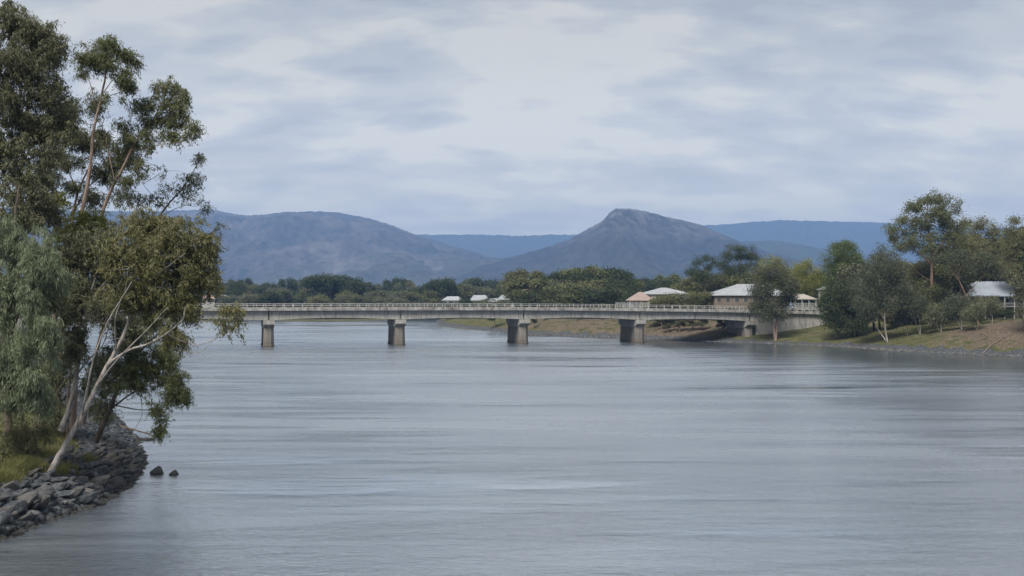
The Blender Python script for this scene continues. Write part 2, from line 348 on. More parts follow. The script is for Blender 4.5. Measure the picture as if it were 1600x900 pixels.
# ------------------------------------------------------------------ bridge
BP = np.array((2.8, 284.0)); BD = np.array((31.0, 8.5)); SP = float(np.hypot(*BD)); BD = BD/SP; BN = np.array((-BD[1], BD[0]))
ds = np.array([-140, -60, -30, 0, 33, 64, 80, 95, 130]); dz = np.array([10.35, 10.45, 10.48, 10.42, 10.1, 9.65, 9.25, 8.75, 7.6])
_ss = np.linspace(-150, 140, 291); _zz = np.interp(_ss, ds, dz); _zz = np.convolve(np.pad(_zz, 12, 'edge'), np.ones(25)/25, 'valid')
def railz(s): return float(np.interp(s, _ss, _zz))
def bw(s, o, z):                                            # bridge coordinates: along, across (away from us), below the rail top
    p = BP+BD*s+BN*o; return (p[0], p[1], z+railz(s))
mc = mat('bridge_concrete', (0.4, 0.39, 0.36), 0.85, 0.2); t = mc.node_tree; P = geo_pos(t)
a1 = noise(P, 0.6, 6, 0.65, 0.2, t, sc=(1, 1, 0.45)); a2 = noise(P, 3.0, 5, 0.7, 0, t, sc=(1, 1, 0.12)); a3 = noise(P, 9, 4, 0.6, 0, t)
c = ramp(a1, [(0.3, (0.27, 0.26, 0.235)), (0.5, (0.40, 0.385, 0.35)), (0.7, (0.50, 0.48, 0.44))], t)
c = mix(mth('MULTIPLY', ramp(a2, [(0.46, 0.0), (0.62, 1.0)], t), 0.62, tree=t), c, (0.12, 0.105, 0.085), t)
c = mix(0.15, c, ramp(a3, [(0.3, 0.1), (0.7, 0.6)], t), t)
t.links.new(c, bs(mc).inputs['Base Color']); t.links.new(bump(t, a3, 0.4, 0.03), bs(mc).inputs['Normal'])
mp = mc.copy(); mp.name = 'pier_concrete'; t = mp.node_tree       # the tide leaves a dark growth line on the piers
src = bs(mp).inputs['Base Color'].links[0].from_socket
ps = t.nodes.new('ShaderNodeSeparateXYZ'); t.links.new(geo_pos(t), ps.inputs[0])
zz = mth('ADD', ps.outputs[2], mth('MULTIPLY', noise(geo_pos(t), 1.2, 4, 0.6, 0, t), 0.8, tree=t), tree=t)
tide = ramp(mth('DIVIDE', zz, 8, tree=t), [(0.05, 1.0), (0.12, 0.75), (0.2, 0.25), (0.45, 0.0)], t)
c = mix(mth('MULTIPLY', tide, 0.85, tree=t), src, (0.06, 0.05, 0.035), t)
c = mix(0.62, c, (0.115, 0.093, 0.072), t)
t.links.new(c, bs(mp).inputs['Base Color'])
mr = mat('rail_paint', (0.62, 0.62, 0.6), 0.6, 0.4); t = mr.node_tree
t.links.new(ramp(noise(geo_pos(t), 1.5, 5, 0.7, 0, t), [(0.35, (0.22, 0.21, 0.19)), (0.5, (0.36, 0.35, 0.33)), (0.65, (0.47, 0.46, 0.44))], t), bs(mr).inputs['Base Color'])
mro = mat('asphalt', (0.05, 0.05, 0.052), 0.9)
mj = mat('edge_concrete', (0.3, 0.29, 0.27), 0.9); t = mj.node_tree; P = geo_pos(t)
c = ramp(noise(P, 0.9, 7, 0.75, 0.2, t, sc=(1, 1, 0.6)), [(0.34, (0.10, 0.09, 0.08)), (0.46, (0.24, 0.23, 0.21)), (0.62, (0.42, 0.41, 0.38))], t)
t.links.new(c, bs(mj).inputs['Base Color'])

bridge = empty('bridge', (BP[0], BP[1], 0), 'long low concrete road bridge with pale railings crossing the river on wall piers', 'bridge')
bridge_loc = np.array((BP[0], BP[1], 0))
def rel(p): return (p[0]-bridge_loc[0], p[1]-bridge_loc[1], p[2])
def bf(s, o, z): return rel(bw(s, o, z))
S0, S1 = -135.0, 118.0; W0, W1 = -1.7, 12.3
def strip(name, m, s0, s1, sec, step=4.0, parent=None, kind=None, caps=True):
    n = max(2, int(abs(s1-s0)/step)+1); b_ = MB()
    b_.loft([[(s, o, (z(s) if callable(z) else z)) for o, z in sec] for s in np.linspace(s0, s1, n)], caps)
    return b_.build(name, m, parent or bridge, fn=bf, kind=kind)
# deck slab, road, edge beams
strip('deck', mc, S0, S1, [(W0+.25, -1.62), (W1-.25, -1.62), (W1-.25, -1.30), (W0+.25, -1.30)])
strip('road_surface', mro, S0, S1, [(W0+1.6, -1.296), (W1-1.6, -1.296), (W1-1.6, -1.24), (W0+1.6, -1.24)])
strip('footway', mc, S0, S1, [(W0+.3, -1.298), (W0+1.598, -1.298), (W0+1.598, -1.12), (W0+.3, -1.12)])
strip('footway', mc, S0, S1, [(W1-1.598, -1.298), (W1-.3, -1.298), (W1-.3, -1.12), (W1-1.598, -1.12)])
for i in range(-4, 4):
    a, b_ = i*SP+0.05, (i+1)*SP-0.05
    for u0, u1 in ((a, (a+b_)/2-.04), ((a+b_)/2+.04, b_)):
        if u0 > S1 or u1 < S0: continue
        strip('edge_beam', mj, max(u0, S0), min(u1, S1), [(W0, -1.75), (W0+.245, -1.75), (W0+.245, -0.95), (W0, -0.95)])
strip('edge_beam', mj, S0, S1, [(W1-.245, -1.75), (W1, -1.75), (W1, -0.95), (W1-.245, -0.95)])
# girders: haunched outer webs per half span, straight inner box
def soffit(s):
    u = (s/SP) % 1.0; return -4.05+0.45*max(0.0, math.sin(math.pi*u))**1.2*(0.9 if int(math.floor(s/SP)) % 2 else 1.15)
for i in range(-4, 3):
    a, b_ = i*SP+0.14, (i+1)*SP-0.14
    if b_ < S0: continue
    if i == 2: b_ = 66.18
    m_ = (i+.5)*SP
    for o in (W0+0.9, W1-1.35):
        for u0, u1 in ((a, m_-.05), (m_+.05, b_)):
            if u1 < S0: continue
            strip('girder', mc, max(u0, S0), u1, [(o, soffit), (o+.45, soffit), (o+.45, -1.622), (o, -1.622)], 1.6)
    strip('box_girder', mc, max(a, S0), b_, [(3.0, -3.95), (7.6, -3.95), (8.2, -1.622), (2.4, -1.622)], 8)
# piers
def octagon(cs, co_, r, zz_):
    return [(cs+r*math.cos(math.pi/8+k*math.pi/4), co_+r*math.sin(math.pi/8+k*math.pi/4), zz_) for k in range(8)]
def pf(s, o, z):
    p = BP+BD*s+BN*o; return rel((p[0], p[1], z))
for i in range(-4, 3):
    s = i*SP
    top = railz(s)-4.06
    b_ = MB(); b_.loft([[(s-1.2, .2, -4), (s+1.2, .2, -4), (s+1.2, 9.8, -4), (s-1.2, 9.8, -4)], [(s-1.05, .2, top-1.1), (s+1.05, .2, top-1.1), (s+1.05, 9.8, top-1.1), (s-1.05, 9.8, top-1.1)]])
    pier = b_.build('pier', mp, bridge, fn=pf)
    for o in (0.0, 10.0):
        c_ = MB(); c_.loft([octagon(s, o, 1.5, -4), octagon(s, o, 1.5, 0.25), octagon(s, o, 1.38, 0.6), octagon(s, o, 1.25, top-1.0)])
        c_.build('column', mp, pier, fn=pf)
    c_ = MB()
    c_.loft([[(s-1.3, o, top-d), (s+1.3, o, top-d), (s+1.3, o, top-.02), (s-1.3, o, top-.02)] for o, d in ((-2.0, 1.0), (-1.1, 1.45), (0.4, 1.9), (9.6, 1.9), (11.1, 1.45), (12.0, 1.0))])
    c_.build('pier_cap', mc, pier, fn=pf)
    for o in (W0+1.1, 5.2, W1-1.1):
        if True:
            c_ = MB(); c_.box((s-.9, o-.3, top-.018), (s+.9, o+.3, top+.06)); c_.build('bearing', mro, pier, fn=pf)
# right abutment with its curved wing wall
b_ = MB(); n = 14; ring = []
for k in range(n+1):
    s = 66.2+(103-66.2)*k/n; ring.append(s)
b_.loft([[(s, -.9, -railz(s)+1.0), (s, 11.5, -railz(s)+1.0), (s, 11.5, -1.63), (s, -.9, -1.63)] for s in ring])
b_.build('abutment', mc, bridge, fn=bf)
b_ = MB(); b_.loft([[(s, -.9, -railz(s)+.5), (s, 11.5, -railz(s)+.5), (s, 11.5, -1.63), (s, -.9, -1.63)] for s in (-135, -127, -119.6)])
b_.build('abutment', mc, bridge, fn=bf)
# railings
for o, nm in ((W0+.12, 1), (W1-.12, 0)):
    if nm:
        strip('handrail', mr, S0, S1, [(o-.07, -.12), (o+.07, -.12), (o+.07, 0), (o-.07, 0)], 3)
        strip('lower_rail', mr, S0, S1, [(o-.04, -.52), (o+.04, -.52), (o+.04, -.43), (o-.04, -.43)], 3)
        for s in np.arange(-112, 118, 2.32):
            p = MB(); p.box((s-.075, o-.075, -.949), (s+.075, o+.075, -.122)); p.build('railing_post', mr, bridge, fn=bf)
    else:
        q = MB()
        for a, z in (( .07, -.12), (.04, -.52)):
            q.loft([[(s, o-a, z), (s, o+a, z), (s, o+a, z+.11), (s, o-a, z+.11)] for s in np.arange(S0, S1, 3.0)])
        for s in np.arange(-134, 118, 2.32): q.box((s-.075, o-.075, -.949), (s+.075, o+.075, -.122))
        q.build('far_railing', mr, bridge, fn=bf, kind='stuff')

# ------------------------------------------------------------------ foliage machinery
def leaf_mat(name, a, b_, dry, rough=0.55, trans=0.25):
    m = mat(name, a, rough, 0.3); t = m.node_tree
    f = attr(t, 'tint')
    oi = t.nodes.new('ShaderNodeObjectInfo').outputs['Random']
    big_ = noise(geo_pos(t), 0.35, 3, 0.5, 0, t)
    v = mth('ADD', mth('MULTIPLY', f, 0.7, tree=t), mth('MULTIPLY', big_, 0.55, tree=t), tree=t)
    c = ramp(v, [(0.25, a), (0.62, b_), (0.93, b_), (1.0, dry)], t)
    c = mix(mth('MULTIPLY', oi, 0.3, tree=t), c, tuple(x*0.75 for x in dry), t)
    t.links.new(c, bs(m).inputs['Base Color'])
    tr = t.nodes.new('ShaderNodeBsdfTranslucent'); t.links.new(c, tr.inputs[0])
    mx = t.nodes.new('ShaderNodeMixShader'); mx.inputs[0].default_value = trans
    t.links.new(bs(m).outputs[0], mx.inputs[1]); t.links.new(tr.outputs[0], mx.inputs[2])
    t.links.new(mx.outputs[0], t.nodes['Material Output'].inputs[0])
    return m
ML = dict(
    olive=leaf_mat('olive_leaves', (0.066, 0.072, 0.028), (0.166, 0.169, 0.070), (0.265, 0.214, 0.106)),
    green=leaf_mat('gum_leaves', (0.059, 0.074, 0.027), (0.135, 0.154, 0.060), (0.223, 0.184, 0.087)),
    grey=leaf_mat('greygreen_leaves', (0.072, 0.105, 0.048), (0.198, 0.243, 0.138), (0.384, 0.397, 0.276)),
    dusky=leaf_mat('dusky_leaves', (0.055, 0.066, 0.032), (0.136, 0.149, 0.078), (0.242, 0.215, 0.129)),
    yellow=leaf_mat('yellowgreen_leaves', (0.108, 0.128, 0.023), (0.228, 0.243, 0.052), (0.324, 0.282, 0.092)),
    dark=leaf_mat('dark_leaves', (0.023, 0.037, 0.016), (0.053, 0.076, 0.030), (0.086, 0.093, 0.040)),
    bright=leaf_mat('bright_leaves', (0.038, 0.069, 0.017), (0.091, 0.138, 0.037), (0.154, 0.157, 0.046)),
    she=leaf_mat('sheoak_leaves', (0.041, 0.052, 0.028), (0.094, 0.109, 0.063), (0.137, 0.135, 0.078)))
def bark_mat(name, pale, dark, lo=0.42, hi=0.56):
    m = mat(name, pale, 0.85, 0.2); t = m.node_tree; P = geo_pos(t)
    f = noise(P, 2.6, 6, 0.7, 0.9, t, sc=(1, 1, 0.22)); g = noise(P, 14, 4, 0.7, 0, t, sc=(1, 1, 0.15))
    c = ramp(f, [(lo, dark), (hi, pale)], t); c = mix(0.3, c, ramp(g, [(0.35, tuple(x*.4 for x in pale)), (0.65, tuple(min(1, x*1.15) for x in pale))], t), t)
    t.links.new(c, bs(m).inputs['Base Color']); t.links.new(bump(t, g, 0.8, 0.03), bs(m).inputs['Normal'])
    return m
BK = dict(white=bark_mat('white_bark', (0.42, 0.385, 0.35), (0.10, 0.08, 0.065), 0.40, 0.54),
          pink=bark_mat('pinkish_bark', (0.34, 0.25, 0.20), (0.12, 0.09, 0.07)),
          brown=bark_mat('brown_bark', (0.15, 0.12, 0.095), (0.05, 0.04, 0.032)),
          red=bark_mat('reddish_bark', (0.33, 0.21, 0.155), (0.12, 0.08, 0.06)))
def unit(v): return v/np.maximum(np.linalg.norm(v, axis=-1, keepdims=True), 1e-9)
def leaves_mesh(name, C, D, L, Wd, rng, tint):
    """one bent leaf-shaped quad per centre C along direction D"""
    n = len(C); r = unit(rng.normal(size=(n, 3))); Sd = unit(np.cross(D, r))
    L = (L*rng.uniform(.5, 1.45, n))[:, None]; Wd = (Wd*rng.uniform(.7, 1.2, n))[:, None]
    V = np.empty((n, 4, 3)); V[:, 0] = C-D*L*.5; V[:, 1] = C+Sd*Wd*.5-D*L*.08; V[:, 2] = C+D*L*.5; V[:, 3] = C-Sd*Wd*.5-D*L*.08
    return mesh_np(name, V.reshape(-1, 3), np.arange(n*4).reshape(-1, 4), attrs={'tint': np.repeat(tint, 4)})
def catmull(P_, k=6):
    P_ = np.asarray(P_, float); n = len(P_); out_ = []
    for i in range(n-1):
        p0 = P_[max(i-1, 0)]; p1 = P_[i]; p2 = P_[i+1]; p3 = P_[min(i+2, n-1)]
        for j in range(k):
            u = j/k; out_.append(.5*((2*p1)+(-p0+p2)*u+(2*p0-5*p1+4*p2-p3)*u*u+(-p0+3*p1-3*p2+p3)*u**3))
    out_.append(P_[-1]); return np.array(out_)
def tubes_mesh(name, pos, par, r, sides=5):
    """every node is joined to its parent by a tapering tube"""
    pos = np.asarray(pos); par = np.asarray(par); r = np.asarray(r); n = len(pos)
    d = np.zeros((n, 3)); k = par >= 0
    d[k] = unit(pos[k]-pos[par[k]]); 
    for i in np.where(~k)[0]:
        ch = np.where(par == i)[0]; d[i] = d[ch[0]] if len(ch) else (0, 0, 1)
    e = np.where(k)[0]; dA = d[par[e]]; dB = d[e]
    turn = (dA*dB).sum(1) < 0.75; dA = np.where(turn[:, None], dB, dA)
    rA = np.minimum(r[par[e]], r[e]*1.25); rB = r[e]
    def ring(c, dd, rr):
        ref = np.where(np.abs(dB[:, 0:1]) > .7, np.array([[0, 1., 0]]), np.array([[1., 0, 0]]))
        u = unit(np.cross(dd, ref)); v = np.cross(dd, u)
        an = np.arange(sides)*2*math.pi/sides
        return c[:, None]+rr[:, None, None]*(u[:, None]*np.cos(an)[None, :, None]+v[:, None]*np.sin(an)[None, :, None])
    RA = ring(pos[par[e]]-dA*rA[:, None]*.15, dA, rA); RB = ring(pos[e], dB, rB)
    m = len(e); V = np.concatenate([RA, RB], 1).reshape(-1, 3)
    base = (np.arange(m)*2*sides)[:, None]; j = np.arange(sides)[None]
    Q = np.stack([base+j, base+(j+1) % sides, base+sides+(j+1) % sides, base+sides+j], -1).reshape(-1, 4)
    return mesh_np(name, V, Q, smooth=True)
def grow(limbs, targets, rng, seg=0.5, tip=0.008, sag=0.12, climb=0.35, rk=1.0):
    """limbs: (points, r0, r1, parent index or None). Twigs grow from the nearest limb point to every leaf clump."""
    pos = []; par = []; rad_ = []; offs = []
    for pts, r0, r1, pi in limbs:
        C = catmull(pts); n = len(C); jit = rng.normal(size=C.shape)*min(r0, .3)*.05; jit[0] = 0; C = C+jit
        if pi is None: first = -1
        else:
            A_ = np.array(pos); s0, s1 = offs[pi]; first = s0+int(np.argmin(np.linalg.norm(A_[s0:s1]-C[0], axis=1)))
        s0 = len(pos)
        for i in range(n):
            if i == 0 and first >= 0: continue
            pos.append(C[i]); par.append(first if len(pos)-1 == s0 else len(pos)-2); rad_.append(rk*(r0+(r1-r0)*(i/(n-1))**.8))
        offs.append((s0, len(pos)))
    nl = len(pos)
    T_ = np.asarray(targets); P_ = np.array(pos)
    cap = nl+len(T_)*12+10; buf = np.zeros((cap, 3)); buf[:nl] = P_; n = nl
    if len(T_):
        d0 = np.array([np.min(np.linalg.norm(P_-c_, axis=1)) for c_ in T_])
        for ti in np.argsort(d0):
            c_ = T_[ti]; dv = c_-buf[:n]; dd = np.linalg.norm(dv, axis=1)
            cost = dd*(1+climb*np.clip(-dv[:, 2]/np.maximum(dd, 1e-6), 0, 1))+(np.arange(n) < 4)*1.0
            b_ = int(np.argmin(cost)); D_ = dd[b_]; k = int(min(10, max(1, round(D_/seg))))
            last = b_; p0 = buf[b_].copy()
            off = rng.normal(size=3)*D_*sag
            for j in range(1, k+1):
                u = j/k; q = p0+(c_-p0)*u+off*math.sin(math.pi*u)+np.array((0, 0, 1))*D_*.08*math.sin(math.pi*u)+rng.normal(size=3)*D_*.025*(j < k)
                buf[n] = q; pos.append(q); par.append(last); rad_.append(0); last = n; n += 1
    pos = np.array(pos); par = np.array(par); rad_ = np.array(rad_, float); acc = np.zeros(len(pos))
    has = np.zeros(len(pos), bool)
    for i in range(len(pos)-1, -1, -1):
        if i >= nl:
            a_ = acc[i]**(1/2.2) if has[i] else tip
            rad_[i] = max(tip, a_); 
            p_ = par[i]; acc[p_] += rad_[i]**2.2; has[p_] = True
    lim = rad_[:nl].max()*.6 if nl else 1
    rad_[nl:] = np.minimum(rad_[nl:], lim)
    return pos, par, rad_, nl
def in_blobs(blobs, rng, gap=0.35, gs=1.0):
    """clump centres in ellipsoids (centre, radii, count), with holes"""
    out_ = []
    for i, (c_, r_, n) in enumerate(blobs):
        c_ = np.asarray(c_, float); r_ = np.asarray(r_, float); k = 0; got = []
        s = rng.integers(0, 999)
        while len(got) < n and k < 30:
            d = unit(rng.normal(size=(n*3, 3))); d = d*(rng.uniform(0, 1, (n*3, 1))**.5)*(.62+.85*vnoise(d[:, 0]*2.4+d[:, 1]*1.7+9, d[:, 2]*2.4+5, s)[:, None]); p = c_+d*r_
            h = vnoise(p[:, 0]/gs, p[:, 2]/gs+p[:, 1]/gs*.7, s)
            got += list(p[h > gap]); k += 1
        out_ += got[:n]
    return np.array(out_).reshape(-1, 3)
def make_tree(name, label, cat, limbs, blobs, bark, leaf, seed, leaf_len, leaf_w, per, spread, droop=0.8, gap=0.35, gs=1.0, seg=0.5, tip=0.01, group=None, hang=0.0, root=None, local=False, sides=5, sag=.12, rk=1.0, spray=0.0):
    rng = np.random.default_rng(seed)
    limbs = [(l[0] if (i == 0 or l[3] is not None) else [limbs[0][0][0]]+list(l[0][1:]), l[1], l[2], (0 if i and l[3] is None else l[3])) for i, l in enumerate(limbs)]
    T_ = in_blobs(blobs, rng, gap, gs)
    pos, par, r, nl = grow(limbs, T_, rng, seg, tip, sag, rk=rk)
    org = np.array(limbs[0][0][0]) if root is None else np.array(root)
    e = empty(name, (0, 0, 0) if local else tuple(org), label, cat, group)
    o3 = np.zeros(3) if local else org
    link('trunk', tubes_mesh('trunk', pos-o3, par, r, sides), BK[bark], e)
    n = len(T_)*per
    ci = np.repeat(np.arange(len(T_)), per)
    off = rng.normal(size=(n, 3))*spread*np.array((1, 1, .8))
    off[:, 2] -= hang*np.abs(rng.normal(size=n))
    C = T_[ci]+off
    D = unit(off*0.8/spread+rng.normal(size=(n, 3))*.7+np.array((0, 0, -1))*droop*2)
    if spray:
        K = 5; tw = unit(rng.normal(size=(len(T_), K, 3))*np.array((1, 1, .55))+np.array((0, 0, -1))*droop); tl = rng.uniform(.5, 1.5, (len(T_), K))*spray
        ki = rng.integers(0, K, n); u = rng.uniform(0, 1, n)**.8
        dirs = tw[ci, ki]; bend = np.zeros((n, 3)); bend[:, 2] = -u**2*.35*spray*droop
        C = T_[ci]+dirs*(u*tl[ci, ki])[:, None]+bend+rng.normal(size=(n, 3))*spread*.33
        D = unit(dirs+rng.normal(size=(n, 3))*.55+np.array((0, 0, -1))*droop*.9)
    tint = np.clip(rng.uniform(0, 1, n)*.6+np.repeat(rng.uniform(0, 1, len(T_)), per)*.4, 0, 1)
    link('crown', leaves_mesh('crown', C-o3, D, leaf_len, leaf_w, rng, tint), ML[leaf], e)
    return e

# ------------------------------------------------------------------ near trees on the left bank
def pl(*pts): return [at(*p) for p in pts]
def bb(lst, mpp=None):
    """(px, py, Y, half width px, half height px, half depth m, count)"""
    return [(at(a, b_, Y), (rx*Y/F, dy, ry*Y/F), n) for a, b_, Y, rx, ry, dy, n in lst]
def near(name, label, limbs, blobs, bark, leaf, seed, **k):
    d = dict(leaf_len=.21, leaf_w=.055, per=40, spread=.19, rk=.66, sides=8, spray=.46, droop=.7, gap=.36, gs=.8, seg=.35, tip=.007, cat='tree', group='gum trees on the left bank')
    d.update(k); cat = d.pop('cat')
    blobs = [b_[:6]+(int(b_[6]*2.5),) for b_ in blobs]
    return make_tree(name, label, cat, limbs, bb(blobs), bark, leaf, seed, **d)
near('gum_tree', 'white barked gum tree leaning over the rocks, its pale trunk in full view',
     [(pl((72, 752, 60), (92, 712, 60), (128, 650, 60.3), (158, 590, 60.8), (190, 530, 61.3), (215, 470, 62), (240, 430, 62.5), (262, 390, 63)), .31, .07, None),
      (pl((170, 568, 61), (200, 548, 60.5), (230, 538, 60), (262, 520, 59.5), (285, 500, 59)), .13, .05, 0),
      (pl((206, 490, 61.7), (203, 458, 61), (208, 425, 60.5), (190, 395, 60)), .12, .05, 0),
      (pl((205, 495, 61.6), (235, 470, 61.5), (262, 452, 61), (290, 440, 61)), .11, .04, 0),
      (pl((182, 545, 61), (180, 500, 60), (196, 450, 59.5), (200, 420, 59)), .09, .03, 0),
      (pl((128, 650, 60.3), (138, 600, 59), (148, 555, 58.4), (170, 500, 58), (188, 470, 57.8), (206, 440, 57.6)), .10, .03, 0),
      (pl((150, 605, 60.6), (185, 560, 59), (225, 520, 58.5), (262, 480, 58.2)), .09, .025, 0),
      (pl((215, 470, 62), (232, 440, 60), (268, 412, 59.5), (290, 395, 59.5)), .08, .02, 0),
      (pl((262, 522, 59.5), (300, 538, 60), (330, 533, 60), (352, 518, 60), (372, 500, 60)), .05, .018, 1),
      (pl((285, 548, 60), (312, 550, 60), (335, 530, 60.4), (350, 515, 60.6)), .04, .015, 8)],
     [(282, 378, 62, 50, 34, 1.9, 105), (300, 425, 61.5, 36, 46, 1.6, 95), (235, 352, 62, 50, 28, 1.8, 75), (245, 400, 60.5, 48, 48, 1.7, 100), (322, 385, 62, 20, 38, .9, 26),
      (240, 455, 61, 55, 34, 1.8, 70), (285, 478, 61, 34, 30, 1.3, 48), (272, 520, 60.5, 26, 26, 1.0, 26), (185, 400, 60, 40, 40, 1.4, 55), (200, 465, 61, 46, 30, 1.4, 36),
      (364, 482, 60, 24, 14, .8, 7), (368, 506, 60, 15, 16, .6, 6), (345, 498, 60, 22, 12, .7, 4), (335, 440, 61.5, 12, 22, .6, 8)], 'white', 'olive', 11, per=44, group=None)
near('gum_tree', 'dark leaved gum tree drooping to the water behind the leaning white trunk',
     [(pl((150, 690, 68), (165, 655, 68), (182, 615, 68.2), (200, 572, 68.5), (222, 545, 69), (250, 520, 69)), .30, .07, None),
      (pl((172, 640, 68), (205, 615, 67.5), (238, 598, 67), (262, 590, 67)), .10, .03, 0),
      (pl((175, 632, 68), (215, 640, 67), (245, 640, 66.5), (262, 640, 66)), .07, .02, 0),
      (pl((218, 610, 67.4), (222, 645, 67), (212, 668, 66.6), (198, 676, 66.4)), .035, .012, 1)],
     [(215, 588, 68, 46, 26, 1.8, 62), (255, 560, 68, 32, 32, 1.4, 52), (270, 602, 67, 22, 26, 1.0, 32), (285, 618, 66.5, 14, 18, .6, 14), (248, 640, 66.4, 20, 18, .8, 12), (252, 672, 66.2, 12, 12, .4, 10), (190, 555, 69, 40, 30, 1.5, 46), (205, 525, 69, 34, 22, 1.4, 40), (232, 500, 69, 28, 20, 1.2, 34)],
     'brown', 'green', 12, per=40, hang=.12, group=None)
near('gum_tree', 'pale mottled gum tree with thin upright branches left of the leaning trunk',
     [(pl((96, 672, 66), (108, 640, 66), (116, 610, 66), (122, 570, 66), (132, 520, 66), (138, 470, 66), (150, 430, 66), (150, 390, 66)), .34, .07, None),
      (pl((120, 585, 66), (140, 560, 65), (160, 540, 64.5), (172, 505, 64)), .09, .03, 0),
      (pl((132, 515, 66), (118, 480, 65.5), (100, 440, 65), (95, 400, 65)), .09, .03, 0),
      (pl((138, 470, 66), (165, 440, 65), (185, 410, 65)), .08, .03, 0)],
     [(130, 455, 66, 42, 52, 1.8, 100), (105, 530, 65.5, 34, 48, 1.6, 70), (150, 385, 66, 46, 34, 1.6, 85), (165, 480, 65, 28, 34, 1.3, 34), (158, 575, 67, 28, 32, 1.2, 16), (95, 400, 66, 34, 44, 1.5, 70), (95, 470, 65, 34, 34, 1.5, 60), (205, 515, 66, 26, 26, 1.2, 36), (180, 430, 67, 34, 34, 1.4, 50)],
     'white', 'dusky', 13, leaf_len=.19, per=44, group=None)
near('gum_tree', 'tall slender gum tree with a small round top, left bank',
     [(pl((62, 690, 74), (72, 600, 74), (85, 500, 74), (105, 400, 74), (128, 330, 74), (140, 270, 74), (146, 205, 74), (155, 165, 74), (166, 110, 74), (172, 78, 74)), .40, .06, None),
      (pl((152, 172, 74), (146, 150, 73.6), (140, 128, 73.4), (128, 110, 73.4)), .07, .025, 0),
      (pl((152, 168, 74), (168, 152, 74.4), (190, 143, 74.8), (205, 135, 75)), .065, .02, 0),
      (pl((158, 150, 74), (176, 125, 74), (195, 105, 74)), .06, .02, 0)],
     [(168, 68, 74, 26, 15, 1.2, 24), (150, 88, 74, 28, 16, 1.2, 28), (172, 100, 74, 26, 14, 1.2, 18), (205, 115, 74, 14, 14, .8, 9), (178, 150, 74, 16, 10, .8, 5), (134, 92, 73.6, 14, 15, .8, 12), (186, 84, 74, 18, 12, .8, 14), (208, 92, 74.4, 12, 11, .5, 11), (195, 125, 74.6, 14, 12, .6, 12), (205, 138, 74.8, 8, 10, .4, 7), (128, 112, 73.6, 10, 10, .5, 5)],
     'pink', 'green', 14, spread=.22, per=40, gap=.4, gs=.6, group=None)
near('gum_tree', 'gum tree with a ragged top spreading right above the bushes, left bank',
     [(pl((112, 690, 76), (118, 600, 76), (125, 500, 76), (140, 400, 76), (168, 310, 76), (192, 262, 76), (212, 222, 76), (238, 190, 76), (258, 150, 76)), .36, .05, None),
      (pl((205, 236, 76), (240, 228, 75.5), (268, 224, 75), (292, 220, 75)), .06, .02, 0),
      (pl((192, 262, 76), (205, 240, 76.5), (220, 205, 77)), .07, .025, 0),
      (pl((238, 190, 76), (262, 180, 75.6), (290, 180, 75.4)), .05, .02, 0),
      (pl((180, 285, 76), (172, 250, 76), (165, 215, 76)), .07, .02, 0)],
     [(262, 135, 76, 24, 15, 1.1, 20), (285, 152, 76, 14, 14, .7, 10), (255, 160, 76, 24, 16, 1.2, 16), (270, 190, 76, 28, 16, 1.2, 18), (230, 215, 76, 26, 18, 1.2, 18), (185, 235, 77, 24, 20, 1.2, 16), (200, 190, 77, 20, 14, 1, 8), (228, 165, 76, 22, 14, .9, 19), (282, 172, 75.6, 13, 14, .6, 13), (300, 200, 75.4, 14, 14, .6, 12), (240, 190, 76, 24, 14, .9, 20), (275, 212, 75.4, 22, 10, .7, 14), (205, 215, 76.4, 20, 16, .9, 18), (218, 262, 76, 10, 18, .6, 10), (196, 280, 76, 14, 14, .6, 10)],
     'pink', 'green', 15, spread=.22, per=40, gap=.4, gs=.6, group=None)
near('gum_tree', 'olive crowned gum tree with red brown branches below the two tall tops',
     [(pl((90, 700, 78), (92, 600, 78), (98, 500, 78), (105, 420, 78), (112, 350, 78), (122, 300, 78), (140, 260, 78)), .34, .08, None),
      (pl((100, 380, 78), (85, 330, 77), (70, 290, 77), (62, 250, 77)), .12, .04, 0),
      (pl((112, 340, 78), (132, 300, 78.5), (160, 270, 79), (180, 240, 79)), .10, .03, 0),
      (pl((122, 300, 78), (105, 262, 78), (98, 225, 78)), .08, .03, 0)],
     [(128, 215, 78, 38, 20, 1.6, 52), (158, 222, 79, 26, 22, 1.2, 34), (110, 245, 78, 34, 22, 1.4, 38), (165, 268, 79, 30, 20, 1.2, 30), (182, 250, 79, 20, 26, 1.0, 22), (75, 270, 77, 24, 24, 1.0, 26), (115, 292, 78, 34, 14, 1.2, 18), (140, 165, 78, 30, 22, 1.4, 26), (105, 175, 78, 24, 22, 1.2, 26), (195, 305, 79, 26, 16, 1.0, 16), (150, 310, 79, 30, 14, 1.2, 18), (215, 240, 79, 20, 20, 1, 14)],
     'red', 'dusky', 16, spread=.2, per=42, gap=.38, group=None)
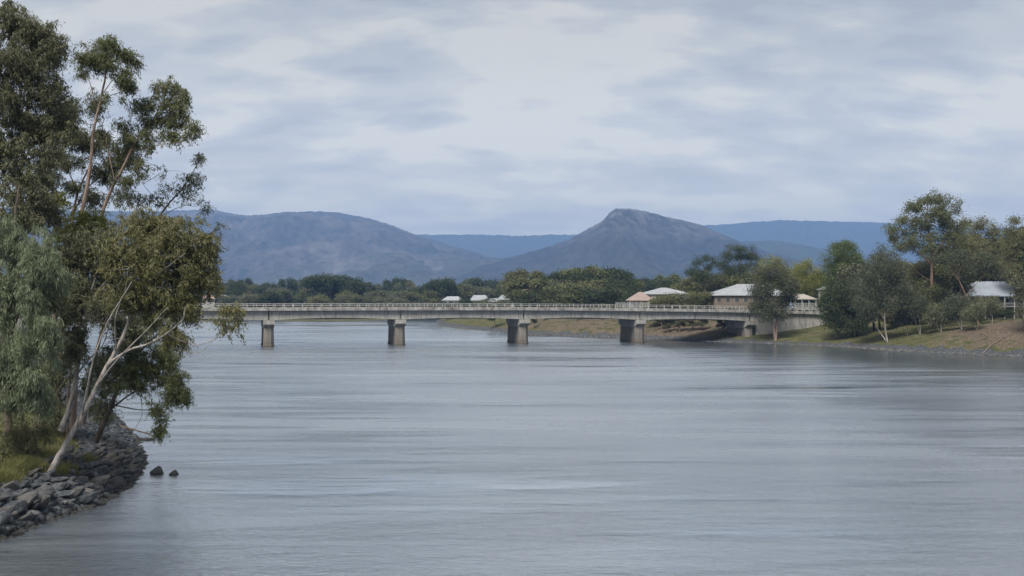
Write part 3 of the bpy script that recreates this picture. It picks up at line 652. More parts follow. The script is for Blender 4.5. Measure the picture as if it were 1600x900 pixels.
near('gum_tree', 'biggest gum tree at the left edge with a dense grey green crown',
     [(pl((14, 735, 66), (12, 650, 66), (14, 540, 66), (20, 430, 66), (28, 330, 66), (36, 240, 66), (45, 150, 66), (52, 80, 66)), .46, .08, None),
      (pl((28, 330, 66), (5, 270, 65.5), (-20, 200, 65), (-30, 130, 65)), .15, .04, 0),
      (pl((34, 260, 66), (55, 215, 66.5), (75, 180, 67), (88, 150, 67)), .12, .04, 0),
      (pl((42, 170, 66), (25, 120, 66), (15, 70, 66)), .10, .03, 0)],
     [(58, 48, 66, 34, 22, 1.4, 62), (80, 78, 66, 24, 32, 1.1, 52), (22, 40, 66, 26, 30, 1.2, 52), (45, 95, 66, 50, 36, 1.8, 105), (75, 140, 66.5, 34, 34, 1.4, 78), (20, 150, 66, 44, 40, 1.8, 90), (55, 200, 66.5, 48, 32, 1.6, 85), (92, 200, 67, 26, 24, 1.2, 42), (-25, 110, 65, 40, 60, 2, 90), (10, 230, 65.5, 44, 36, 1.8, 80), (-40, 210, 65, 40, 50, 2, 60), (35, 285, 65, 46, 34, 1.8, 80), (75, 320, 66, 34, 40, 1.6, 60), (20, 340, 64, 44, 40, 1.8, 60), (70, 240, 66, 30, 24, 1.4, 34), (15, 12, 66, 12, 12, .6, 10)],
     'brown', 'dusky', 17, spread=.2, per=42, gap=.46, gs=.7, group=None)
near('weeping_tree', 'grey green weeping tree filling the left edge beside the grass',
     [(pl((-12, 745, 60), (-8, 680, 60), (-2, 600, 60), (8, 500, 60), (18, 420, 60), (24, 340, 60), (30, 290, 60)), .36, .08, None),
      (pl((2, 560, 60), (25, 500, 59.4), (48, 440, 59), (60, 390, 59)), .12, .04, 0),
      (pl((-2, 600, 60), (25, 570, 59), (50, 530, 58.6), (72, 500, 58.4)), .11, .03, 0),
      (pl((14, 460, 60), (-10, 400, 60), (-20, 350, 60)), .10, .03, 0)],
     [(50, 385, 59.6, 30, 30, 1.6, 40), (10, 370, 60, 46, 50, 1.8, 90), (55, 430, 59, 40, 44, 1.6, 90), (15, 460, 59.4, 44, 50, 1.8, 95), (60, 510, 58.6, 38, 46, 1.5, 90), (20, 550, 59, 46, 50, 1.7, 95), (60, 580, 58.6, 32, 30, 1.3, 44), (15, 610, 59, 44, 34, 1.5, 44), (70, 625, 59, 22, 20, 1.0, 14), (-40, 450, 60, 40, 90, 2, 90), (-35, 580, 60, 40, 50, 2, 50)],
     'brown', 'grey', 18, leaf_len=.28, leaf_w=.034, spread=.2, per=52, hang=.22, droop=1.1, gap=.42, gs=1.1, group=None)
near('gum_tree', 'half bare gum tree whose sparse twigs reach right over the round bush',
     [(pl((128, 680, 80), (140, 600, 80), (165, 500, 80), (200, 430, 80), (232, 370, 80), (258, 325, 80), (282, 298, 80), (300, 272, 80), (312, 248, 80)), .26, .03, None),
      (pl((258, 325, 80), (238, 305, 79.6), (225, 290, 79.4), (214, 278, 79.4)), .05, .012, 0),
      (pl((250, 338, 80), (285, 322, 80), (310, 322, 80), (330, 312, 80)), .04, .012, 0),
      (pl((272, 308, 80), (292, 300, 80), (308, 296, 80)), .03, .01, 0),
      (pl((242, 350, 80), (285, 345, 79.6), (320, 352, 79.4), (345, 362, 79.4)), .04, .01, 0),
      (pl((228, 285, 79.4), (258, 268, 79.4), (285, 268, 79.4)), .03, .01, 1)],
     [(300, 282, 80, 18, 22, .9, 18), (314, 252, 80, 9, 16, .5, 8), (262, 288, 80, 22, 18, .9, 7), (320, 322, 80, 14, 10, .5, 5), (250, 262, 79.6, 30, 10, .7, 3), (285, 305, 80, 26, 14, .8, 9), (345, 360, 79.4, 10, 18, .4, 4), (240, 312, 80, 26, 12, 1, 12)],
     'brown', 'dusky', 19, spread=.2, per=24, gap=.2, tip=.012, group=None)
near('bush', 'yellow green bush top just below the red brown branches',
     [(pl((105, 690, 72), (108, 600, 72), (118, 500, 72), (128, 420, 72), (132, 370, 72)), .18, .05, None)],
     [(140, 345, 72, 24, 18, 1.1, 46), (110, 360, 72, 22, 22, 1.0, 34), (160, 362, 72, 26, 18, 1.0, 30), (85, 325, 72, 20, 24, .9, 24), (130, 395, 72, 36, 28, 1.2, 44)],
     'brown', 'yellow', 20, cat='bush', per=46, group=None)
near('bush', 'dark low bush crowding the trunks behind the grass slope',
     [(pl((60, 690, 72), (62, 660, 72), (70, 625, 72)), .10, .04, None), (pl((60, 690, 72), (90, 650, 72), (110, 620, 72)), .08, .03, None),
      (pl((60, 690, 72), (130, 665, 73), (165, 640, 73)), .06, .03, None)],
     [(60, 640, 72, 44, 34, 1.4, 60), (70, 600, 73, 34, 30, 1.4, 36), (160, 640, 74, 26, 22, 1.0, 26), (85, 575, 73, 40, 34, 1.4, 46), (160, 600, 74, 36, 34, 1.2, 40), (30, 690, 64, 34, 26, 1.0, 40)],
     'brown', 'dusky', 21, cat='bush', per=40, group=None)
near('bush', 'brown twiggy undergrowth bush at the left edge of the grass',
     [(pl((45, 722, 62), (50, 690, 62), (62, 660, 62)), .05, .02, None), (pl((45, 722, 62), (30, 690, 62), (20, 660, 62)), .05, .02, None), (pl((45, 722, 62), (75, 690, 62.5), (92, 668, 62.5)), .04, .015, None)],
     [(30, 680, 62, 32, 30, .9, 26), (70, 672, 62.5, 24, 22, .7, 12), (10, 715, 60, 20, 24, .7, 20)],
     'brown', 'olive', 22, cat='bush', per=30, group=None, leaf_len=.15)

# ------------------------------------------------------------------ grass on the left bank
def blades(name, pts, hgt_, wd, rng, m, label, lean=.35):
    n = len(pts); up = unit(np.array((0, 0, 1.))+rng.normal(size=(n, 3))*lean*np.array((1, 1, .2))); sd_ = unit(np.cross(up, rng.normal(size=(n, 3))))
    h = (hgt_*rng.uniform(.5, 1.3, n))[:, None]; tipd = rng.normal(size=(n, 3))*h*.25; tipd[:, 2] = -np.abs(tipd[:, 2])*.5
    V = np.empty((n, 5, 3)); V[:, 0] = pts-sd_*wd; V[:, 1] = pts+sd_*wd; V[:, 2] = pts+up*h*.6+sd_*wd*.7; V[:, 3] = pts+up*h*.6-sd_*wd*.7; V[:, 4] = pts+up*h+tipd
    k = (np.arange(n)*5)[:, None]
    me = mesh_np(name, V.reshape(-1, 3), k+np.array([[0, 1, 2, 3]]), k+np.array([[3, 2, 4]]), {'tint': np.repeat(rng.uniform(0, 1, n)*.5+fbm(pts[:, 0]*.6, pts[:, 1]*.6, 2, 7)*.6, 5)})
    return tag(link(name, me, m), label, 'grass', kind='stuff')
mgr = leaf_mat('grass_blades', (0.085, 0.10, 0.028), (0.20, 0.205, 0.07), (0.33, 0.28, 0.15), .6, .3)
rng = np.random.default_rng(5)
n = 90000
gx = rng.uniform(-36, -23, n); gy = rng.uniform(50, 92, n)
d_, _, _ = shore(gx, gy)
k = (d_ > 2.3+np.clip((gy-70)/8, 0, 1)*1.4+1.4*fbm(gx*.7, gy*.7, 2, 3)) & (d_ < 11) & (fbm(gx*.9, gy*.9, 3, 8) > .33)
gx, gy = gx[k], gy[k]; gz = height(gx, gy)-.03
blades('grass', np.stack([gx, gy, gz], -1), .2, .012, rng, mgr, 'short yellow green grass on the slope behind the rocks')
tus = []
for px, py, Y, r_, n in ((38, 728, 60, .55, 1500), (58, 735, 60, .45, 1200), (10, 765, 57, .55, 1600), (108, 735, 62, .4, 800), (25, 742, 59, .6, 1600), (95, 742, 61, .3, 600), (140, 728, 66, .35, 600), (178, 716, 69, .2, 250)):
    p = at(px, py, Y); q = rng.normal(size=(n, 2))*r_*.5+p[:2]; tus.append(q)
q = np.vstack(tus); gz = height(q[:, 0], q[:, 1])-.05
blades('grass', np.column_stack([q, gz]), .8, .012, rng, mgr, 'long yellow green tussock grass above the riprap', .28)

# ------------------------------------------------------------------ rocks
mrk = mat('basalt', (0.08, 0.085, 0.09), 0.75, 0.4); t = mrk.node_tree; P = geo_pos(t); oi = t.nodes.new('ShaderNodeObjectInfo').outputs['Random']
c = ramp(noise(P, 2.2, 7, 0.7, 0.3, t), [(0.34, (0.016, 0.018, 0.021)), (0.5, (0.045, 0.052, 0.06)), (0.66, (0.13, 0.138, 0.145))], t)
c = mix(mth('POWER', oi, 2.0, tree=t), c, mix(noise(P, 1.1, 2, .5, 0, t), (0.035, 0.036, 0.04), (0.2, 0.18, 0.155), t), t)
ps = t.nodes.new('ShaderNodeSeparateXYZ'); t.links.new(P, ps.inputs[0])
wet = ramp(mth('ADD', ps.outputs[2], mth('MULTIPLY', noise(P, 3, 3, .6, 0, t), .3, tree=t), tree=t), [(0.2, 1.0), (0.45, 0.0)], t)
c = mix(mth('MULTIPLY', wet, .8, tree=t), c, (0.028, 0.025, 0.02), t)
t.links.new(c, bs(mrk).inputs['Base Color']); t.links.new(bump(t, noise(P, 6, 6, 0.75, 0, t), 0.7, 0.08), bs(mrk).inputs['Normal'])
import bmesh
def rock_mesh(seed, el=1.5):
    rg = random.Random(seed); bm = bmesh.new(); bmesh.ops.create_icosphere(bm, subdivisions=3, radius=1)
    pl_ = [(Vector((rg.gauss(0, 1), rg.gauss(0, 1), rg.gauss(0, 1))).normalized(), rg.uniform(.5, .85)) for _ in range(11)]
    for v in bm.verts:
        for n_, d in pl_:
            k = v.co.dot(n_)
            if k > d: v.co -= n_*(k-d)*.93
        v.co *= 1+rg.uniform(-.02, .02)
        v.co.x *= el*.5; v.co.y *= .5*.8; v.co.z *= .36
    me = bpy.data.meshes.new('rock'); bm.to_mesh(me); bm.free(); me.materials.append(mrk); return me
RM = [rock_mesh(i, 1.5+.14*i) for i in range(9)]
rr = random.Random(8)
seg_ = [(SHA[i, :2], SHA[i+1, :2]) for i in range(3, 10)]
lens = [float(np.hypot(*(b_-a))) for a, b_ in seg_]
def put_rock(x, y, z, s, rz, tilt, label=None, group=None, squash=1.0):
    o = bpy.data.objects.new('rock', RM[rr.randrange(9)]); COL.objects.link(o)
    if squash > 1.2: o.data = RM[0]
    o.location = (x, y, z); o.scale = (s, s*rr.uniform(.75, 1.1), s*rr.uniform(.8, 1.15)*squash); o.rotation_euler = (rr.uniform(-.25, .25), tilt, rz)
    tag(o, label or 'dark grey angular rock in the riprap along the left bank', 'rock', group or ('riprap rocks along the left bank' if not label else None))
    return o
cnt = 0
rows = [(0.0, .75), (0.55, .85), (1.1, .8), (1.65, .7), (2.2, .6), (3.0, .5)]
for off, sz in rows:
    acc_ = rr.uniform(0, 1)
    for (a, b_), ln in zip(seg_, lens):
        dx, dy = (b_-a)/ln; nx, ny = -dy, dx
        while acc_ < ln:
            off_ = off+.5; tt_ = acc_/ln; x, y = a+(b_-a)*tt_
            far = y > 72
            if y > 78: acc_ = ln+.3; break
            if (off > 3 and y < 70) or (off > 2.3 and rr.random() < .45): acc_ += .6; continue
            o_ = off_+rr.uniform(-.25, .25); xx, yy = x+nx*o_, y+ny*o_
            sg, _, _ = shore(np.array([xx]), np.array([yy]))
            if sg[0] < -1.2: acc_ += .6; continue
            s = sz*rr.choice((.5, .65, .8, .95, 1.25))*rr.uniform(.85, 1.15)*(.85 if far else 1.0)
            z = max(hz1(xx, yy), -.15)
            put_rock(xx, yy, z+.06*s, s, math.atan2(ny, nx)+rr.uniform(-.6, .6), .42+rr.uniform(-.2, .25))
            cnt += 1
            acc_ += max(s, .45)*rr.uniform(.8, 1.1)
        acc_ -= ln
print('rocks', cnt)
p = at(246, 742, 70.3); put_rock(p[0], p[1], .1, .72, .1, .1, 'dark wet rock in the water just off the point, nearer the bank', None, 1.5)
p = at(272, 743, 70); put_rock(p[0], p[1], .08, .5, .2, .05, 'small dark rock standing alone in the water, farthest from the bank', None, 1.5)
for i, (px, py, s) in enumerate(((206, 684, .9), (220, 686, .8), (233, 686, .7))):
    p = at(px, py, CH*F/(py+2-HY)); put_rock(p[0], p[1], .03, s, .3, .1, None, 'riprap rocks along the left bank')
# small rubble along the right shore
def rubble(name, pts, size, rng, m, label):
    bmv = np.array([v.co[:] for v in RM_s.vertices]); bf_ = np.array([p_.vertices[:] for p_ in RM_s.polygons])
    n = len(pts); a = rng.uniform(0, 2*math.pi, n); s = size*rng.uniform(.5, 1.6, n)
    ca, sa = np.cos(a), np.sin(a); X = bmv[None, :, 0]*s[:, None]*rng.uniform(.8, 1.5, (n, 1)); Yv = bmv[None, :, 1]*s[:, None]; Z = bmv[None, :, 2]*s[:, None]*.7
    V = np.stack([X*ca[:, None]-Yv*sa[:, None], X*sa[:, None]+Yv*ca[:, None], Z], -1)+pts[:, None]
    T_ = (bf_[None]+(np.arange(n)*len(bmv))[:, None, None]).reshape(-1, 3)
    return tag(link(name, mesh_np(name, V.reshape(-1, 3), None, T_), m), label, 'rubble', kind='stuff')
bm = bmesh.new(); bmesh.ops.create_icosphere(bm, subdivisions=1, radius=.5)
for v in bm.verts: v.co += Vector((random.Random(v.index).uniform(-.12, .12), random.Random(v.index+50).uniform(-.12, .12), random.Random(v.index+90).uniform(-.1, .1)))
RM_s = bpy.data.meshes.new('rubble_stone'); bm.to_mesh(RM_s); bm.free()
mrb = mat('rubble', (0.15, 0.15, 0.15), 0.9, 0.2); t = mrb.node_tree
t.links.new(ramp(noise(geo_pos(t), .8, 5, .8, 0, t), [(0.35, (0.03, 0.03, 0.032)), (0.5, (0.085, 0.083, 0.08)), (0.68, (0.26, 0.25, 0.23))], t), bs(mrb).inputs['Base Color'])
rng = np.random.default_rng(3)
pts = []
for i in range(3, 11):
    a, b_ = SHA[i, :2], SHA[i+1, :2]; ln = np.hypot(*(b_-a)); n = int(ln*75); u = rng.uniform(0, 1, n)[:, None]; q = a+(b_-a)*u
    nrm = np.array([-(b_-a)[1], (b_-a)[0]])/ln; pts.append(q+nrm*(rng.uniform(-.2, 1, n)*(3.1+np.clip((q[:, 1]-70)/8, 0, 1)*1.6))[:, None])
q = np.vstack(pts); q = q[(shore(q[:, 0], q[:, 1])[0] > -.4)]; z = height(q[:, 0], q[:, 1])
rubble('rubble', np.column_stack([q, np.maximum(z, -.1)]), .46, rng, mrk, 'smaller dark stones packed between and beyond the riprap of the left bank')
pts = []
for i in range(26, 38):
    a, b_ = SHA[i, :2], SHA[i+1, :2]; ln = np.hypot(*(b_-a)); n = int(ln*(16 if i < 33 else 26)); u = rng.uniform(0, 1, n)[:, None]; q = a+(b_-a)*u
    nrm = np.array([(b_-a)[1], -(b_-a)[0]])/ln; q = q+nrm*rng.uniform(-.3, 3.2, n)[:, None]; pts.append(q)
q = np.vstack(pts); z = height(q[:, 0], q[:, 1]); z = np.maximum(z, -.1)
rubble('rubble', np.column_stack([q, z]), .5, rng, mrb, 'band of small grey stones along the water line of the right bank')
# rough grass on the right bank
n = 60000
gx = rng.uniform(-40, 130, n); gy = rng.uniform(215, 480, n); d_, _, _ = shore(gx, gy)
k = (d_ > 2.5) & (d_ < 60) & (fbm(gx*.25, gy*.25, 3, 12) > .38) & (np.exp(-((gx-112)/12)**2-((gy-244)/15)**2) < .4)
gx, gy = gx[k], gy[k]; gz = height(gx, gy)-.05
blades('grass', np.stack([gx, gy, gz], -1), .45, .05, rng, mgr, 'rough green and straw coloured grass on the right bank')

# ------------------------------------------------------------------ trees of the right bank and round the bridge end
def mid(name, label, limbs, blobs, bark, leaf, seed, cat='tree', ll=.42, lw=.2, per=80, spread=.75, k=1.5, group=None, **kw):
    out_ = []
    for a, b_, Y, rx, ry, dy in blobs:
        rxm, rym = rx*Y/F, ry*Y/F
        out_.append((at(a, b_, Y), (rxm, dy, rym), max(3, int(1.35*k*math.pi*rxm*rym/(math.pi*spread**2)))))
    d = dict(droop=.5, gap=.32, gs=2.2, seg=1.3, tip=.03, sag=.1, rk=.6); d.update(kw)
    return make_tree(name, label, cat, limbs, out_, bark, leaf, seed, ll, lw, per, spread, group=group, **d)
def L(pts, r0, r1, pi=None): return ([at(*p) for p in pts], r0, r1, pi)
def foot(px, Y, sink=.3):
    x = (px-CX)/F*Y; z = hz1(x, Y)-sink
    return (px, HY-(z-CH)*F/Y, Y)
mid('gum_tree', 'two trunked gum tree standing in front of the right end of the bridge',
    [L([foot(1212, 291), (1207, 505, 291), (1201, 480, 291), (1200, 450, 291), (1204, 425, 291)], .8, .2), L([foot(1218, 292), (1214, 500, 292), (1216, 475, 292), (1222, 455, 292)], .7, .15),
     L([(1200, 462, 291), (1185, 450, 291), (1178, 440, 291)], .25, .1, 0)],
    [(1205, 425, 291, 38, 16, 5), (1232, 445, 291, 16, 16, 3), (1185, 462, 291, 15, 22, 3.5), (1200, 480, 291, 20, 20, 3.5), (1228, 462, 292, 17, 18, 3.5), (1178, 482, 290, 10, 13, 2.5), (1222, 492, 291, 9, 13, 2), (1205, 450, 291, 26, 12, 4)], 'pink', 'she', 101, k=1.6, gap=.42)
mid('round_tree', 'bright green round topped tree behind the dark fig and the bridge end', [L([foot(1318, 335), (1318, 470, 335), (1318, 420, 335)], .7, .3)],
    [(1318, 405, 335, 30, 22, 6), (1300, 425, 335, 18, 18, 5), (1335, 425, 335, 22, 24, 5), (1320, 385, 335, 18, 10, 4), (1312, 450, 335, 26, 20, 5)], 'brown', 'bright', 102, k=2.4, gap=.2)
mid('fig_tree', 'dark green dense fig tree leaning over the grass beside the bridge abutment', [L([foot(1338, 281), (1336, 500, 281), (1325, 470, 281)], .6, .3), L([foot(1316, 279), (1315, 510, 279), (1318, 490, 279)], .35, .2)],
    [(1318, 465, 280, 24, 26, 5), (1338, 480, 281, 24, 28, 5), (1300, 490, 280, 20, 20, 4.5), (1322, 508, 279, 26, 12, 4), (1345, 450, 281, 18, 20, 4), (1295, 470, 281, 14, 14, 3), (1345, 508, 281, 14, 10, 3)], 'brown', 'dark', 103, k=2.6, gap=.18)
mid('sheoak', 'tall grey green sheoak with soft feathery crown right of the dark fig', [L([foot(1387, 262), (1383, 510, 262), (1382, 470, 262), (1378, 430, 262), (1380, 400, 262)], .45, .1), L([foot(1372, 266), (1364, 500, 266), (1360, 470, 266)], .25, .1),
     L([(1383, 500, 262), (1370, 480, 262), (1358, 455, 262)], .18, .08, 0)],
    [(1378, 408, 262, 26, 20, 4), (1362, 435, 262, 26, 22, 4), (1398, 432, 262, 26, 24, 4), (1352, 468, 263, 20, 24, 4), (1380, 464, 262, 28, 20, 4), (1403, 462, 262, 20, 22, 3.5), (1355, 488, 264, 14, 12, 3), (1385, 390, 262, 10, 8, 2)], 'white', 'she', 104, droop=1.2, hang=.5, ll=.5, lw=.14, per=95, k=1.7)
mid('gum_tree', 'tallest gum tree of the right bank with a reddish trunk and spreading open crown', [L([foot(1458, 272), (1457, 480, 272), (1456, 440, 272), (1456, 400, 272), (1452, 370, 272), (1448, 340, 272), (1450, 320, 272)], .95, .15),
     L([(1456, 415, 272), (1442, 400, 272), (1425, 385, 272), (1410, 365, 272)], .3, .08, 0), L([(1456, 400, 272), (1468, 385, 272), (1482, 365, 272), (1490, 345, 272)], .3, .08, 0), L([(1452, 370, 272), (1435, 350, 272), (1422, 335, 272)], .22, .08, 0),
     L([(1456, 440, 272), (1440, 430, 271), (1428, 420, 271)], .18, .06, 0)],
    [(1465, 312, 272, 22, 9, 4), (1443, 316, 272, 14, 9, 3), (1424, 328, 272, 13, 10, 3), (1484, 326, 272, 13, 12, 3), (1458, 335, 272, 20, 8, 4), (1412, 346, 272, 13, 9, 3), (1396, 358, 272, 10, 9, 2.5), (1420, 364, 272, 16, 8, 3), (1476, 352, 272, 14, 10, 3), (1440, 356, 272, 18, 8, 3.5), (1430, 380, 272, 18, 9, 3.5), (1460, 372, 272, 20, 10, 4), (1448, 328, 272, 16, 9, 4), (1470, 340, 272, 18, 10, 4), (1436, 345, 272, 16, 9, 4), (1500, 355, 274, 12, 12, 4), (1400, 372, 272, 14, 8, 3), (1445, 388, 272, 22, 12, 4), (1480, 395, 274, 20, 12, 4), (1448, 455, 269, 20, 14, 3), (1462, 485, 268, 18, 14, 3), (1440, 485, 268, 14, 14, 3), (1470, 420, 271, 14, 12, 3), (1492, 370, 272, 14, 12, 3), (1405, 385, 272, 12, 8, 2.5)], 'red', 'green', 105, k=1.3, gap=.36, spread=.65)
mid('gum_tree', 'brown green gum tree close behind the tallest one, wide bushy crown', [L([foot(1500, 285), (1500, 470, 285), (1502, 420, 285), (1505, 385, 285)], .7, .2), L([(1501, 440, 285), (1480, 415, 285), (1470, 400, 285)], .25, .1, 0)],
    [(1500, 375, 285, 22, 14, 4), (1518, 400, 285, 26, 22, 5), (1488, 408, 285, 26, 20, 5), (1508, 350, 285, 9, 9, 2.5), (1470, 432, 284, 24, 18, 4), (1440, 420, 284, 26, 20, 4), (1530, 425, 286, 22, 16, 4), (1445, 452, 283, 24, 16, 4)], 'brown', 'olive', 106, k=1.7)
mid('gum_tree', 'gum tree with leaning orange brown trunk and bare forked branches before the right house', [L([foot(1530, 262), (1520, 480, 262), (1506, 455, 262), (1496, 430, 262), (1493, 405, 262)], .55, .12),
     L([(1500, 440, 262), (1488, 425, 262), (1478, 408, 262)], .22, .07, 0), L([(1497, 430, 262), (1504, 412, 262), (1502, 398, 262)], .18, .06, 0), L([(1510, 462, 262), (1528, 440, 262), (1545, 420, 262), (1552, 405, 262)], .16, .05, 0)],
    [(1500, 402, 262, 22, 10, 3), (1540, 408, 262, 20, 12, 3), (1472, 405, 262, 12, 10, 2.5), (1555, 425, 262, 16, 9, 2.5), (1515, 425, 262, 14, 7, 2.5)], 'red', 'she', 107, k=2.2, gap=.34)
mid('gum_tree', 'rounded gum tree with gaps in its crown above the roof of the right house', [L([foot(1543, 320), (1543, 460, 320), (1542, 410, 320), (1540, 370, 320)], .6, .15), L([(1543, 420, 320), (1555, 395, 320), (1558, 375, 320)], .2, .08, 0), L([(1543, 415, 320), (1528, 395, 320), (1522, 370, 320)], .2, .08, 0)],
    [(1532, 352, 320, 14, 9, 3.5), (1552, 362, 320, 10, 13, 3), (1558, 385, 320, 10, 12, 3), (1520, 372, 320, 10, 12, 3), (1540, 392, 320, 16, 10, 4), (1535, 412, 320, 24, 12, 5), (1560, 410, 320, 12, 10, 3)], 'brown', 'olive', 108, k=2.2, gap=.3)
mid('gum_tree', 'gum tree cut by the right edge of the picture, thin top standing over the roof', [L([foot(1590, 300), (1588, 460, 300), (1585, 410, 300), (1584, 370, 300), (1585, 345, 300)], .5, .1), L([(1586, 400, 300), (1602, 380, 300), (1612, 365, 300)], .2, .08, 0), L([(1586, 410, 300), (1574, 395, 300), (1568, 380, 300)], .18, .06, 0)],
    [(1583, 345, 300, 8, 7, 2), (1574, 362, 300, 7, 9, 2), (1598, 368, 300, 12, 10, 3), (1582, 385, 300, 16, 10, 3.5), (1600, 395, 300, 16, 12, 3.5), (1590, 415, 300, 22, 16, 4), (1610, 430, 300, 22, 20, 4), (1620, 380, 300, 20, 24, 4), (1575, 425, 300, 14, 12, 3)], 'brown', 'olive', 109, k=2.4, gap=.28)
mid('gum_tree', 'dark trunked tree leaning at the right edge over the bare earth', [L([foot(1604, 236), (1602, 515, 236), (1596, 490, 236), (1590, 465, 236), (1592, 440, 236)], .35, .12), L([(1597, 495, 236), (1610, 470, 236), (1620, 450, 236)], .2, .08, 0)],
    [(1592, 440, 236, 16, 10, 3), (1600, 460, 236, 14, 14, 3), (1598, 485, 236, 7, 8, 2), (1618, 440, 236, 18, 24, 3)], 'brown', 'dusky', 110, k=1.6)
for i, (px, py, Y, rx, ry, lf, lab) in enumerate((
        (1432, 478, 262, 22, 22, 'she', 'silvery sapling with two pale thin trunks under the tallest gum'),
        (1465, 492, 258, 18, 18, 'dusky', 'low grey sapling left of the pale fallen branches'),
        (1497, 478, 256, 20, 22, 'she', 'bushy grey sapling in front of the leaning orange trunk'),
        (1522, 488, 250, 18, 18, 'dusky', 'low grey green sapling at the left side of the bare earth'),
        (1412, 492, 266, 14, 16, 'she', 'slim white trunked sapling between the sheoak and the tallest gum'),
        (1545, 478, 262, 14, 12, 'dusky', 'dark small sapling between the leaning trunk and the hedge'))):
    f_ = foot(px+6, Y); mid('sapling', lab, [L([f_, ((px+f_[0])/2+2, (py+f_[1])/2, Y), (px, py, Y), (px-2, py-ry*.6, Y)], .22, .06), L([foot(px-7, Y), (px-6, py+10, Y), (px-9, py-3, Y)], .14, .05), L([(px, py+ry*.4, Y), (px+10, py-2, Y), (px+13, py-8, Y)], .1, .04, 0)],
        [(px, py-4, Y, rx*.9, ry*.8, 2.5), (px-9, py, Y, rx*.65, ry*.6, 2), (px+10, py-1, Y, rx*.65, ry*.6, 2)], 'white', lf, 120+i, k=2.2, spread=.65, per=70, ll=.38, lw=.14, droop=1, hang=.3, rk=.55)
# trees behind the bridge end
mid('umbrella_tree', 'tall dark umbrella shaped gum tree standing above the large pale roof', [L([foot(1158, 385), (1158, 450, 385), (1157, 425, 385), (1156, 405, 385)], .5, .2), L([(1157, 425, 385), (1145, 410, 385), (1138, 402, 385)], .25, .1, 0), L([(1157, 425, 385), (1168, 412, 385), (1176, 405, 385)], .25, .1, 0)],
    [(1155, 390, 385, 20, 7, 6), (1140, 399, 385, 12, 7, 4), (1174, 399, 385, 12, 8, 4), (1158, 402, 385, 16, 6, 4), (1132, 414, 385, 8, 7, 3), (1182, 408, 385, 6, 8, 3), (1160, 418, 385, 24, 7, 5), (1140, 424, 385, 16, 8, 5)], 'pink', 'dark', 130, k=1.7, gap=.34, spread=.8)
mid('umbrella_tree', 'dark flat topped gum tree left of the tall umbrella tree', [L([foot(1102, 400), (1102, 450, 400), (1102, 425, 400), (1098, 412, 400)], .5, .2), L([(1102, 430, 400), (1112, 415, 400), (1116, 408, 400)], .25, .1, 0)],
    [(1104, 406, 400, 16, 5, 5), (1088, 411, 400, 9, 4, 3), (1117, 412, 400, 9, 5, 3), (1102, 419, 400, 10, 5, 3), (1080, 424, 400, 11, 7, 4), (1100, 432, 400, 18, 8, 5)], 'brown', 'dark', 131, k=1.7, gap=.34, spread=.8)
mid('round_tree', 'yellow green tree with orange tinged top behind the large pale roof', [L([foot(1207, 370), (1207, 450, 370), (1207, 420, 370)], .5, .2)],
    [(1207, 415, 370, 22, 11, 5), (1195, 430, 370, 14, 12, 4), (1220, 430, 370, 16, 12, 4), (1207, 445, 370, 24, 10, 5)], 'brown', 'yellow', 132, k=1.8, gap=.25)
mid('round_tree', 'yellow green broad tree behind the white fenced pavilion', [L([foot(1262, 350), (1261, 465, 350), (1260, 430, 350)], .5, .2)],
    [(1258, 416, 350, 16, 8, 4), (1250, 428, 350, 16, 10, 4), (1272, 430, 350, 14, 12, 4), (1262, 446, 350, 24, 12, 5), (1243, 445, 350, 12, 10, 3)], 'brown', 'yellow', 133, k=1.8, gap=.25)

# ------------------------------------------------------------------ background trees: ten kinds, copied
def variant(kind, seed):
    rg = np.random.default_rng(seed); H_ = 10.0
    if kind == 'dome':
        limbs = [(np.array([(0, 0, -.3), (.1, 0, 3), (0, .1, 6)]), .32, .12, None)]
        bl = [((rg.normal()*1.1, rg.normal()*1.1, 6.3), (3.1, 3.1, 2.6), 60)]+[((rg.uniform(-2.6, 2.6), rg.uniform(-2.6, 2.6), rg.uniform(3, 8.2)), (1.6, 1.6, 1.3), 18) for _ in range(6)]
        bark, per, gap = 'brown', 34, .22
    elif kind == 'gum':
        limbs = [(np.array([(0, 0, -.3), (.2, 0, 4), (0, .1, 8)]), .28, .1, None), (np.array([(.15, 0, 4), (1.5, .3, 6), (2.2, .2, 7.4)]), .14, .05, 0), (np.array([(.15, 0, 4.6), (-1.4, -.3, 6.4), (-2.2, .2, 7.8)]), .14, .05, 0)]
        bl = [((rg.uniform(-2.8, 2.8), rg.uniform(-2.4, 2.4), rg.uniform(6, 9.2)), (1.5, 1.5, .8), 16) for _ in range(9)]+[((rg.uniform(-2, 2), rg.uniform(-2, 2), rg.uniform(3.5, 6)), (1.3, 1.3, 1), 12) for _ in range(3)]
        bark, per, gap = 'pink', 34, .3
    elif kind == 'slim':
        limbs = [(np.array([(0, 0, -.3), (.1, 0, 4), (0, 0, 8.5)]), .22, .06, None)]
        bl = [((rg.normal()*.3, rg.normal()*.3, z), (1.9-.13*z+rg.uniform(0, .4), 1.9-.13*z+.3, 1.1), 18) for z in np.arange(2, 9.6, 1.1)]
        bark, per, gap = 'brown', 34, .25
    else:
        limbs = [(np.array([(0, 0, -.1), (.1, 0, 1.5), (0, 0, 3)]), .2, .08, None)]
        bl = [((rg.uniform(-3, 3), rg.uniform(-2, 2), rg.uniform(2, 7.6)), (2.2, 2.0, 2.0), 20) for _ in range(8)]
        bark, per, gap = 'brown', 32, .2
    return limbs, bl, bark, per, gap
VAR = {}
